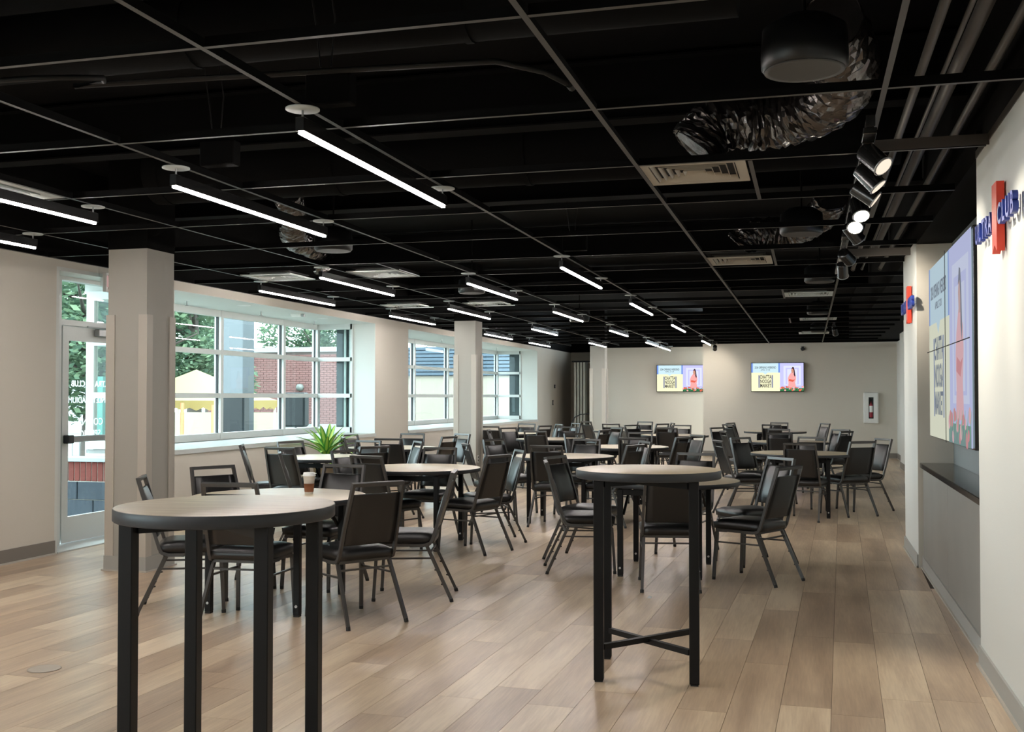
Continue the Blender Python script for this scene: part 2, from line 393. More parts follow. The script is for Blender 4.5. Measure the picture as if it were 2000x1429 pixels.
# ---- glazed entrance door in its recess
dx = -7.03
g = sgroup('door_1')
jm = MB().box(dx - .06, XL, 8.40, 8.44, 0, 2.655)
jm.box(dx - .06, XL, 9.98, 10.02, 0, 2.655); jm.box(dx - .06, XL, 8.44, 9.98, 2.62, 2.655)
obj('door_lining', jm, WHITE, g)
obj('sidelight_strip', MB().box(dx - .02, dx - .01, 8.83, 8.885, .04, 2.14), mat('frosted_strip', '#dfeaec', .3), g)
fr = MB().box(dx - .05, dx + .05, 8.76, 8.83, 0, 2.655).box(dx - .05, dx + .05, 9.9, 9.98, 0, 2.655).box(dx - .05, dx + .05, 8.44, 8.76, 0, 2.655)
fr.box(dx - .05, dx + .05, 8.83, 9.9, 2.145, 2.20).box(dx - .05, dx + .05, 8.83, 9.9, 2.585, 2.655)
obj('door_frame', fr, ALU, g)
obj('transom_pane', MB().box(dx - .004, dx + .002, 8.83, 9.9, 2.2, 2.585), GLASS, g)
lf = MB().box(dx - .022, dx + .022, 8.885, 8.975, .02, 2.14).box(dx - .022, dx + .022, 9.8, 9.89, .02, 2.14)
lf.box(dx - .022, dx + .022, 8.975, 9.8, 2.0, 2.14).box(dx - .022, dx + .022, 8.975, 9.8, .02, .27)
leaf = obj('door_leaf', lf, ALU, g)
obj('pane', MB().box(dx - .004, dx + .002, 8.975, 9.8, .27, 2.0), GLASS, leaf)
obj('push_bar', MB().box(dx + .03, dx + .085, 8.93, 9.85, 1.0, 1.06), SILVER, leaf, .008)
obj('latch_case', MB().box(dx + .02, dx + .09, 8.9, 8.98, .99, 1.07), GASKET, leaf, .006)
obj('door_closer', MB().box(dx + .03, dx + .09, 9.35, 9.7, 2.06, 2.13).box(dx + .05, dx + .07, 9.2, 9.6, 2.14, 2.155), SILVER, leaf, .005)
DEC = leafmat('white_decal', '#f4f6f6', '#f4f6f6', .7)
Md = lambda y, z: MX((dx - .010, y, z), (0, -1, 0), (0, 0, 1))
text('door_lettering', 'ULTRA', .085, Md(9.55, 1.575), DEC, leaf, .001, weight=.002)
text('door_lettering', 'CLUB', .085, Md(9.16, 1.575), DEC, leaf, .001, weight=.002)
obj('ribbon_decal', MB().poly([(-.035, .11), (.035, .11), (.035, -.12), (0, -.085), (-.035, -.12)], .002, Md(9.35, 1.58)), DEC, leaf)
text('door_lettering', 'FINLEY STADIUM', .085, Md(9.33, 1.41), DEC, leaf, .001, weight=.001)
text('door_lettering', 'COMING', .1, Md(9.35, 1.19), DEC, leaf, .001)
text('door_lettering', 'SPRING', .1, Md(9.35, 1.07), DEC, leaf, .001)
struct('trim_1', MB().box(dx - .12, XL + .01, 8.44, 9.98, -.001, .012), ALU)

# ---- right wall: near pier, media niche, far pier, stepped wall beyond
NB, NF = 6.28, 9.70
struct('wall_right_near', MB().box(XR, 1.75, YB, NB, -.12, 2.765), WALL_R)
struct('wall_right_pier', MB().box(XR, 1.75, NF, 10.97, -.12, 2.78), WALL_R)
struct('wall_right_return', MB().box(XR + .002, 1.18, NF - .006, NF, 0, 2.745), WALL)
struct('wall_right_niche', MB().box(1.17, 1.75, NB, NF, -.12, 3.0), TILE)
struct('ceiling_niche', MB().box(XR + .0, 1.75, NB, NF, 2.745, 2.9), BLACKP)
wr = MB().box(1.53, 2.6, 10.97, 19.0, -.12, CH).box(1.78, 2.6, 19.0, 23.05, -.12, CH).box(1.98, 2.6, 23.05, 27, -.12, CH)
struct('wall_right_rear', wr, WALL_R)
struct('wall_right_upper', MB().box(XR + .03, 2.6, YB, 31.2, 2.785, 3.7), BLACKP)
g = sgroup('door_2')
obj('door_frame', MB().box(1.755, 1.78, 19.3, 19.4, 0, 2.15).box(1.755, 1.78, 20.5, 20.6, 0, 2.15).box(1.755, 1.78, 19.4, 20.5, 2.1, 2.15), mat('dark_door_frame', '#5b5a57', .5), g)
obj('door_leaf', MB().box(1.765, 1.78, 19.4, 20.5, 0, 2.1), mat('grey_door', '#8b8a86', .5), g)
g2 = sgroup('door_3')
obj('door_leaf', MB().box(1.52, 1.53, 17.4, 18.6, 0, 2.15), mat('dark_door_leaf', '#4e4d4a', .5), g2)
baseboard('baseboard_right', [(XR, YB, XR, NB), (XR, NF, XR, 10.97)], BASE_R, .11)
baseboard('baseboard_right_rear', [(1.78, 20.6, 1.78, 23.05), (1.98, 23.05, 1.98, 26.5)], BASE)
struct('trim_2', MB().box(XR - .004, XR + .03, YB, NB, 2.745, 2.785), PIPE)
# counter and cabinet in the niche
cab = thing('base_cabinet', 'low grey panelled cabinet in the niche under the video wall', 'cabinet', (.93, (NB + NF) / 2, 0))
cab_y = (NB + NF) / 2
def rel(x0, x1, y0, y1, z0, z1, m=MB): return MB().box(x0 - .93, x1 - .93, y0 - cab_y, y1 - cab_y, z0, z1)
obj('carcass', rel(.945, 1.165, NB + .01, NF - .01, .0, .84), PANEL, cab)
ys = [NB + .01, 8.02, NF - .03]
for a, b in zip(ys[:-1], ys[1:]):
    obj('front_panel', rel(.925, .944, a, b - .004, .10, .845), PANEL, cab, .001)
obj('plinth', rel(.915, .93, NB + .01, NF - .02, 0, .10), BASE_R, cab)
obj('plinth_toe', rel(.903, .915, NB + .01, NF - .02, 0, .012), BASE_LIP, cab)
tag(obj('countertop', MB().box(.90, 1.168, NB + .01, NF - .008, .846, .888), STONE, None, .004), 'glossy black stone counter slab on the grey niche cabinet', 'countertop')
# ---- far walls
JX = -2.50
struct('wall_back_right', MB().box(JX, 2.6, 26.5, 26.9, -.12, CH + .01), WALL)
struct('wall_back_upper', MB().box(JX, 2.6, 26.48, 26.9, CH + .01, 3.7).box(-5.25, JX, 27.93, 28.3, CH + .01, 3.7).box(XL, -5.05, 30.55, 30.9, CH + .01, 3.7).box(-7.1, 1.8, YB - .3, YB + .01, CH + .01, 3.7), BLACKP)
struct('wall_back_left', MB().box(-5.25, JX, 27.95, 28.3, -.12, CH + .01), WALL)
struct('wall_back_alcove', MB().box(XL, -5.25, 30.6, 30.9, -.12, CH + .01), WALL)
struct('wall_alcove_side', MB().box(-5.25, -5.05, 28.3, 30.9, -.12, CH + .01), WALL)
struct('wall_behind_camera', MB().box(-7.1, 1.8, YB - .3, YB, -.12, CH + .01), WALL)
baseboard('baseboard_back', [(1.98, 26.5, JX, 26.5)], BASE)
baseboard('baseboard_back_left', [(JX, 27.95, -5.25, 27.95)], BASE)
struct('roof', MB().box(-8.3, 2.6, YB - .3, 31.2, 3.7, 3.9), BLACKP)
# roof over bays / outside fascia
struct('wall_left_fascia', MB().box(-8.0, XL - .2, YB, 31.2, BZ1 + .11, 3.9), mat('fascia_grey', '#6d7274', .7))
pier = MB().box(-7.45, -7.0, 16.12, 17.28, -.4, 2.72).box(-7.5, -7.04, 26.8, 28.5, -.4, 2.72)
struct('wall_left_outer_pier', pier, mat('charcoal_cladding', '#3a4347', .5))
vs = thing('cladding_strip', 'pale vertical metal strips on the dark pier outside the bay corner', 'cladding', (-7.3, 16.1, -.2))
for k in (0, .09): obj('strip', MB().box(k, k + .035, -.02, .02, 0, 2.8), ALU, vs)

# ---- columns with corner guards
def column(x0, x1, y0, y1, n, label):
    s = MB().box(x0, x1, y0, y1, 0, CH - .04)
    c = struct('column_%d' % n, s, COLUMN); 
    obj('column_head', MB().box(x0 - .004, x1 + .004, y0 - .004, y1 + .004, CH - .04, 3.7), BLACKP, c)
    for (cx, sx) in ((x0, 1), (x1, -1)):
        for (cy, sy) in ((y0, 1), (y1, -1)):
            a = MB().box(cx - sx * .012, cx + sx * .07, cy - sy * .012, cy - sy * .001, .125, 2.13).box(cx - sx * .012, cx - sx * .001, cy - sy * .0005, cy + sy * .07, .125, 2.13)
            obj('corner_guard', a, GUARD, c)
    obj('column_base', MB().box(x0 - .016, x1 + .016, y0 - .016, y1 + .016, 0, .125), BASE_R, c)
    obj('base_toe', MB().box(x0 - .03, x1 + .03, y0 - .03, y1 + .03, 0, .012), BASE_LIP, c)
    return c
column(-5.66, -5.29, 7.74, 8.13, 1, '')
column(-5.58, -5.22, 16.6, 16.97, 2, '')
column(-5.14, -4.78, 25.65, 26.0, 3, '')
t = thing('power_outlet', 'white power outlet low on the right face of the second column', 'outlet', (-5.219, 16.74, .43))
obj('cover_plate', MB().box(0, .006, -.035, .035, -.06, .06), CHROME_WHITE, t, .002); obj('socket', MB().box(.006, .008, -.017, .017, .01, .04).box(.006, .008, -.017, .017, -.04, -.01), VENTD, t)

# ---- suspended ceiling grid, black plenum above
cg = sgroup('ceiling')
obj('plenum_deck', MB().box(XL, 2.6, YB, 31.2, 3.62, 3.70), BLACKP, cg)
GX = [-2.13 + 1.2192 * k for k in range(-3, 3)]
GY = [3.44 + 1.208 * k for k in range(-6, 19)]
TW, THh = .024, .042
def tee(w0, w1, along, at, name):
    b = MB()
    if along == 'y':
        b.box(at - TW / 2, at + TW / 2, w0, w1, CH, CH + .002).box(at - .001, at + .001, w0, w1, CH + .002, CH + THh)
    else:
        b.box(w0, w1, at - TW / 2, at + TW / 2, CH, CH + .002).box(w0, w1, at - .001, at + .001, CH + .002, CH + THh)
    o = obj(name, b, TEE, cg); o.data.materials.append(BLACKP)
    for p in o.data.polygons:
        if p.index != 0: p.material_index = 1
    return o
for x in GX:
    for a, b in ((YB, 6.47), (6.47, 16.1), (16.1, 26.5)):
        tee(a + .002, b - .002, 'y', x, 'main_tee')
obj('wall_angle', MB().box(XL, XL + .022, YB, 31, CH, CH + .003), TEE, cg)
xs = [XL] + GX + [XR]
for j, y in enumerate(GY):
    for a, b in zip(xs[:-1], xs[1:]):
        if a == GX[-1] and y > 11.2: b = 1.5
        q = TW / 2 + .001
        tee(a + q, b - q, 'x', y, 'cross_tee')
for x, y, s in ((-.30, 5.865, 1), (-.30, 9.49, 1), (-.30, 13.10, 1), (-.30, 17.92, 1), (-3.98 - 1.22 * .0, 9.48, 1)):
    tee(y + .013, y + 1.19, 'y', x, 'infill_tee')
# plenum: beams, ducts, conduits
def beam(y, z0, label):
    t = thing('steel_beam', label, 'beam', (-2.9, y, z0))
    obj('web', MB().box(-3.8, 3.8, -.006, .006, .012, .38), BLACKP, t); obj('flange', MB().box(-3.8, 3.8, -.08, .08, 0, .012), BLACKP, t); obj('flange', MB().box(-3.8, 3.8, -.08, .08, .38, .392), BLACKP, t)
beam(6.75, 3.2, 'black steel beam crossing above the ceiling grid, nearest one')
beam(9.3, 3.2, 'black steel beam crossing above the grid behind the second pendants')
beam(13.2, 3.2, 'black steel beam crossing above the grid in mid room')
beam(17.5, 3.2, 'black steel beam crossing above the grid, farthest one')
def duct(y, z, r, x0, x1, label):
    t = thing('round_duct', label, 'duct', ((x0 + x1) / 2, y, z)); h = (x1 - x0) / 2
    obj('duct_shell', MB().tube([(-h, 0, 0), (h, 0, 0)], r, 20), BLACKP, t)
    for k in range(int(2 * h / 1.5) + 1):
        obj('duct_seam', MB().tube([(-h + .1 + k * 1.5, 0, 0), (-h + .14 + k * 1.5, 0, 0)], r + .008, 20), BLACKP, t)
duct(4.9, 3.35, .18, -6.2, -.3, 'black round duct crossing above the nearest grid bay')
duct(7.6, 3.25, .24, -5.1, .6, 'black round duct crossing above the grid behind the first vent')
def bend_pipe(path, r, label, m=BLACKP):
    c = Vector(path[0]); t = thing('conduit', label, 'conduit', c)
    obj('conduit_run', MB().tube([Vector(p) - c for p in path], r, 8), m, t)
    for p in (path[0], path[-1]): obj('coupling', MB().tube([Vector(p) - c + Vector((0, -.03, 0)), Vector(p) - c + Vector((0, .03, 0))], r + .006, 8), m, t)
DG = mat('dull_black_pipe', (.008, .008, .008), .6, spec=.3)
bend_pipe([(-5.6, 3.85, 2.86), (-3.3, 3.98, 2.86), (-3.12, 4.02, 2.86), (-3.05, 4.12, 2.88), (-3.12, 4.22, 2.9), (-3.3, 4.25, 2.9), (-1.3, 4.42, 2.9), (-1.1, 4.5, 2.86), (-1.02, 4.66, 2.84)], .013, 'thin black conduit looping above the ceiling at upper left', DG)
for x, r, lb in ((.50, .022, 'brownish conduit above the aisle, nearest the track'), (.60, .012, 'thin conduit between the two thicker ones above the aisle'), (.80, .022, 'brownish conduit above the aisle, nearest the right wall')):
    bend_pipe([(x, 2.2, 2.93), (x, 13.0, 2.93)], r, lb, PIPE)
bend_pipe([(.68, 3.6, 3.0), (.68, 12.0, 3.0)], .035, 'wide brown pipe above the aisle between the conduits', PIPE)
bend_pipe([(-3.5, 2.6, 3.05), (-3.5, 3.9, 3.05)], .03, 'short dark pipe above the ceiling in the upper left corner', DG)
# cross bars lit above the aisle
obj('aisle_rail', MB().box(.33, XR, 10.2, 10.25, CH + .004, CH + .07), PIPE, cg)
obj('aisle_rail', MB().box(.33, XR, 5.84, 5.845, CH + .004, CH + .06), PIPE, cg)

# flexible foil ducts
def flex(path, r, label, m, seed):
    c = Vector(path[0]); t = thing('flexible_duct', label, 'duct', c); rg = random.Random(seed)
    pts = [Vector(p) - c for p in path]; P = []
    for i in range(len(pts) - 1):
        a = pts[max(i - 1, 0)]; b = pts[i]; d = pts[i + 1]; e = pts[min(i + 2, len(pts) - 1)]
        for k in range(22):
            u = k / 22; P.append(.5 * ((2 * b) + (d - a) * u + (2 * a - 5 * b + 4 * d - e) * u * u + (3 * b - a - 3 * d + e) * u ** 3))
    P.append(pts[-1]); mb = MB(); mb.tube(P, r, 30, True, radii=[r * (1 + .10 * rg.uniform(-1, 1)) for _ in P])
    mb.v = [tuple(c_ + rg.uniform(-1, 1) * r * .045 for c_ in v) for v in mb.v]; mb.sm = [False] * len(mb.sm)
    obj('duct_sleeve', mb, m, t); e = obj('strap', MB().tube([P[6], P[9]], r * 1.12, 18), BLACKP, t)
FOILD = mat('dark_plastic_sleeve', (.045, .042, .04), .3, metal=.3, bump=1., bscale=25)
flex([(-.62, 6.17, 2.87), (-.5, 6.2, 3.0), (-.2, 6.25, 3.02), (.08, 6.1, 3.05), (.2, 5.7, 3.12), (.1, 5.2, 3.2)], .15, 'crumpled foil flexible duct above the nearest ceiling vent', FOIL, 1)
flex([(-.62, 10.3, 2.87), (-.5, 10.3, 2.98), (-.2, 10.4, 3.0), (.1, 10.2, 3.1), (.2, 9.7, 3.2)], .14, 'dark foil flexible duct above the second ceiling vent', FOIL, 2)
flex([(-4.9, 10.3, 2.80), (-4.95, 10.1, 3.0), (-4.75, 9.3, 2.98), (-4.5, 8.8, 3.08), (-4.3, 8.3, 3.2)], .12, 'foil flexible duct hanging over the coffee-cup table end', FOIL, 3)
flex([(-5.0, 5.5, 2.80), (-5.1, 5.2, 2.95), (-5.3, 4.8, 3.0), (-5.4, 4.3, 3.1)], .12, 'dark flexible duct at the left edge of the ceiling', FOILD, 4)

# square ceiling vents
def vent(x, y, label, m=VENTW):
    t = thing('ceiling_vent', label, 'vent', (x, y, CH), 0, 'square louvred vents set in the ceiling grid')
    h = .293
    f = MB()
    for k in range(4):
        a = math.pi / 2 * k; c, s = math.cos(a), math.sin(a); rot = lambda p: (p[0] * c - p[1] * s, p[0] * s + p[1] * c, p[2])
        o_, i_ = h, h - .055
        f.hexa([rot(p) for p in ((-o_, -o_, .004), (o_, -o_, .004), (i_, -i_, .004), (-i_, -i_, .004), (-o_, -o_, .012), (o_, -o_, .012), (i_, -i_, .012), (-i_, -i_, .012))])
    obj('frame', f, m, t)
    obj('throat', MB().box(-h + .05, h - .05, -h + .05, h - .05, .04, .05), VENTD, t)
    for q in range(5):
        o_ = h - .062 - q * .042; i_ = o_ - .014
        l = MB()
        for k in range(4):
            a = math.pi / 2 * k; c, s = math.cos(a), math.sin(a); rot = lambda p: (p[0] * c - p[1] * s, p[0] * s + p[1] * c, p[2])
            l.hexa([rot(p) for p in ((-o_, -o_, .006), (o_, -o_, .006), (i_, -i_, .030), (-i_, -i_, .030), (-o_, -o_, .008), (o_, -o_, .008), (i_, -i_, .032), (-i_, -i_, .032))])
        obj('louver', l, m, t)
VL = mat('vent_enamel_pale', '#c4cac8', .5)
vent(-.62, 6.16, 'square louvred ceiling vent nearest the camera, beside the foil duct')
vent(-.62, 10.28, 'second square ceiling vent along the middle, left of the track lights')
vent(.0, 13.9, 'third ceiling vent along the aisle, over the second aisle table', VL)
vent(.15, 18.35, 'fourth ceiling vent along the aisle, far down the room', VL)
vent(.1, 22.4, 'farthest ceiling vent above the aisle', VL)
vent(-4.89, 5.55, 'ceiling vent at the left edge of the photo above the first pendants', VL)
vent(-5.48, 10.38, 'pale ceiling vent left of the second-row pendant near the windows', VL)
vent(-4.27, 10.38, 'pale ceiling vent right of the second-row pendant near the windows', VL)
vent(-5.48, 14.2, 'pale ceiling vent above the wall between the two bays', VL)
vent(-4.27, 14.2, 'pale ceiling vent just left of the second column head', VL)

# round drum speakers
def drum(x, y, label, r=.165, m=DRUM):
    t = thing('ceiling_speaker', label, 'speaker', (x, y, CH + .0), 0, 'round drum speakers in the ceiling')
    obj('housing', MB().lathe([(r * .93, .0), (r, .012), (r * 1.01, .06), (r * .97, .16), (r * .6, .2), (.001, .205)], 36), m, t)
    obj('grille', MB().lathe([(.001, .004), (r * .9, .003), (r * .93, -.004), (r * .8, -.003)][::-1], 36), DRUMF, t)
    obj('hanger', MB().tube([(0, 0, .2), (0, 0, .9)], .008, 6), BLACKP, t)
drum(-.01, 4.30, 'large round black speaker housing hanging at the upper right, nearest one')
drum(-.05, 8.66, 'round speaker housing hanging left of the lit track spots')
drum(-3.99, 8.56, 'round speaker housing hanging right of the left foil duct')
drum(-3.99, 12.54, 'round speaker housing hanging left of the second column')
drum(-3.75, 17.8, 'small distant round speaker housing right of the second column')
drum(.12, 12.37, 'round speaker housing above the aisle behind the track spots')
drum(.14, 17.2, 'distant round speaker housing above the aisle between two vents')
drum(.2, 22.0, 'farthest round speaker housing above the aisle')

# hanging junction boxes above pendants
def jbox(x, y, z, label):
    t = thing('junction_box', label, 'junction box', (x, y, z), 0, 'black driver boxes above the pendants')
    obj('box_body', MB().box(-.06, .16, -.04, .04, 0, .14), BLACKP, t, .006); obj('wire', MB().tube([(0, 0, .18), (-.02, 0, .35), (-.06, 0, .6)], .004, 5), DG, t); obj('wire', MB().tube([(.05, 0, .18), (.07, 0, .4), (.03, 0, .65)], .004, 5), DG, t)
jbox(-2.14, 4.45, CH + .05, 'black driver box above the nearest pendant')
jbox(-3.30, 5.45, CH + .05, 'black driver box above the second pendant from the left')
jbox(-2.09, 9.5, CH + .05, 'black driver box above the middle pendant of the right row')

# ================================================================== PENDANTS
def make_pendant(L):
    t = empty('linear_pendant')
    obj('housing', MB().box(-.021, .021, -.03, L + .03, -.106, -.045), TRACKB, t, .002)
    obj('diffuser', MB().box(-.0105, .0105, -.02, L / 2 - .004, -.118, -.1055).box(-.0105, .0105, L / 2 + .004, L + .02, -.118, -.1055), BARLIT, t)
    for y in (0, L):
        obj('canopy_disc', MB().lathe([(.001, 0), (.075, 0), (.075, -.006), (.001, -.007)][::-1], 28, (0, y, -.002)), CANOPY, t)
        obj('stem', MB().tube([(0, y, -.006), (0, y, -.05)], .005, 8), SILVER, t)
    return t
pend = make_pendant(1.87)
rowname = {'B': 'right row', 'C': 'second row from the right', 'D': 'third row from the right', 'E': 'row nearest the windows'}
rows = {'B': (-2.145, [4.28, 9.42, 13.3, 17.5, 22.6]), 'C': (-3.375, [5.2, 10.49, 14.36, 18.65, 23.0, 25.2]), 'D': (-4.60, [4.25, 9.6, 13.46, 17.9, 22.9]), 'E': (-5.82, [5.15, 10.62, 14.43, 19.1, 22.6])}
ordn = ['nearest', 'second', 'third', 'fourth', 'fifth', 'sixth']
first = True
for k in 'BCDE':
    x, ysl = rows[k]
    for n, y in enumerate(ysl):
        p = pend if first else copy_tree(pend); first = False
        p.location = (x, y, CH)
        if k == 'E' and n == 4: p.location.y = 22.4
        tag(p, 'lit linear pendant light, %s in the %s' % (ordn[n] if k + str(n) not in ('B4', 'C5', 'D4', 'E4') else 'farthest', rowname[k]), 'pendant light', 'linear pendants under the ceiling grid')
for x in (-5.82, -4.6, -3.375, -2.145):  # unseen extra pendants, added only to brighten the room
    for y in (-3.2, -.2):
        p = copy_tree(pend); p.location = (x, y, CH); tag(p, 'added fill-light pendant, unseen behind the photographer, %s in the %s' % ('nearer' if y > -1 else 'farther', {-2.145: rowname['B'], -3.375: rowname['C'], -4.6: rowname['D'], -5.82: rowname['E']}[x]), 'pendant light', 'unseen pendants added for light behind the photographer')

# ================================================================== TRACK LIGHTS
def track(y0, y1, x, label, heads):
    t = thing('track_rail', label, 'track light rail', (x, y0, CH))
    obj('rail', MB().box(-.018, .018, 0, y1 - y0, -.045, -.004), TRACKB, t, .002)
    obj('end_cap', MB().box(-.02, .02, -.02, 0, -.05, -.002), TRACKB, t)
    obj('feed_box', MB().box(-.03, .03, .03, .22, -.075, -.045), TRACKB, t, .003)
track(5.08, 8.1, .275, 'glossy black lighting track over the aisle, nearer length', 0)
track(8.35, 11.2, .275, 'glossy black lighting track over the aisle, farther length', 0)
def spot(y, aim, label, lit=True, x=.275, power=1., lens=None):
    t = thing('track_spotlight', label, 'spotlight', (x, y, CH - .045), 0, 'track spotlights over the aisle')
    piv = Vector((.02, 0, -.085)); d = (Vector(aim) - (Vector((x, y, CH - .045)) + piv)).normalized()
    obj('adapter', MB().box(-.016, .016, -.05, .05, -.03, 0), TRACKB, t, .002)
    obj('stem', MB().tube([(0, 0, -.03), (0, 0, -.07)], .008, 8), TRACKB, t)
    q = d.to_track_quat('Z', 'Y').to_matrix().to_4x4(); q.translation = piv
    a = MB().lathe([(.001, -.06), (.04, -.06), (.048, -.05), (.048, .075), (.05, .078), (.05, .085), (.044, .085), (.04, .06)], 24); a.v = [tuple(q @ Vector(v)) for v in a.v]
    obj('can', a, TRACKB, t)
    b = MB().lathe([(.001, .0865), (.0435, .0865)], 24); b.v = [tuple(q @ Vector(v)) for v in b.v]
    obj('lens', b, lens or SPOTLIT, t)
    r = MB().lathe([(.0505, .079), (.0525, .082), (.0505, .085)], 24); r.v = [tuple(q @ Vector(v)) for v in r.v]
    obj('trim_ring', r, SILVER, t)
    if lit:
        ld = bpy.data.lights.new('spot_lamp', 'SPOT'); ld.energy = SPOT * power; ld.color = (1, .90, .76); ld.spot_size = R(78); ld.spot_blend = .7; ld.shadow_soft_size = .012
        lo = bpy.data.objects.new('spot_lamp', ld); C.objects.link(lo); lo.parent = t; lo.location = piv + d * .09; lo.rotation_euler = d.to_track_quat('-Z', 'Y').to_euler()
spot(5.35, (XR, 4.9, 1.9), 'track spotlight nearest the camera, aimed at the wall letters', power=.55, lens=SPOTDIM)
spot(5.8, (XR, 5.7, 1.9), 'second track spotlight, black can aimed at the wall letters', power=.55, lens=SPOTDIM)
spot(6.25, (1.2, 6.2, 1.9), 'third track spotlight, black can seen from the side', power=.3, lens=SPOTDIM)
spot(6.75, (.75, 4.9, 0.2), 'fourth track spotlight, glaring toward the camera', power=1.0)
spot(7.25, (.1, 4.6, 0.0), 'fifth track spotlight, the brightest glare on the track', power=1.0)
spot(7.75, (1.1, 8.4, 1.6), 'sixth track spotlight turned away from the camera', power=.3)
spot(9.1, (XR, 10.2, 2.1), 'spotlight on the farther track aimed at the far pier sign', power=.8)
spot(10.0, (.5, 12.3, 0.2), 'last spotlight on the farther track pointing down the aisle', power=.8)
track(19.2, 20.2, .42, 'short distant lighting track above the far aisle', 0)
track(24.95, 25.7, -2.13, 'short distant lighting track before the back wall jog', 0)
spot(19.4, (.8, 21.0, 1.0), 'small distant glowing spotlight above the far aisle', x=.42, power=.5)
spot(25.35, (-2.3, 27.0, 1.7), 'distant spotlight washing the back wall between the televisions', x=-2.13, power=.6)

# ================================================================== SIGNS
RED = mat('sign_red', '#e8452f', .4); BLUE = mat('sign_blue', '#2b3f95', .4)
def club_sign(yc, zc, label):
    t = thing('wall_sign', label, 'sign', (XR, yc, zc)); F = -.012
    M_ = MX((-F, 0, 0), (0, -1, 0), (0, 0, 1))
    obj('ribbon_bar', MB().poly([(-.065, -.16), (-.065, .165), (.065, .165), (.065, -.16), (0, -.125)][::-1], .035, MX((-F - .02, 0, 0), (0, -1, 0), (0, 0, 1))), RED, t)
    for side, word, x in ((-1, 'ULTRA', -.33), (1, 'CLUB', .30)):
        step = .105; n = len(word); x0 = x - (n - 1) * step / 2
        for i, chh in enumerate(word):
            text('sign_letter', chh, .135, MX((-.034, -(x0 + i * step), -.005), (0, -1, 0), (0, 0, 1)), BLUE, t, .012, weight=.003)
    st = MB()
    for y in (-.4, -.3, -.1, 0, .1, .3, .4): st.tube([(-.03, y, -.02), (0, y, -.02)], .003, 6)
    obj('standoff_pins', st, SILVER, t)
club_sign(5.44, 2.285, 'red ribbon bar between blue raised letters on the near right wall')
club_sign(10.12, 2.26, 'smaller-looking red bar and blue letters sign on the pier beyond the video wall')

t = thing('exit_sign', 'white exit sign with red panel half hidden behind the first column', 'sign', (-6.58, 8.93, 2.655))
obj('housing', MB().box(-.02, .02, 0, .32, -.19, 0), CHROME_WHITE, t, .004)
obj('face_panel', MB().box(.02, .023, .035, .285, -.165, -.025), emat('exit_red', '#7a1526', .35), t)
text('exit_lettering', 'EXIT', .15, MX((.024, .16, -.095), (0, 1, 0), (0, 0, 1)), emat('exit_letter', '#c9a5a0', .6), t, .001, weight=.003)
obj('bracket', MB().box(-.13, -.02, .12, .20, -.12, -.04), CHROME_WHITE, t)

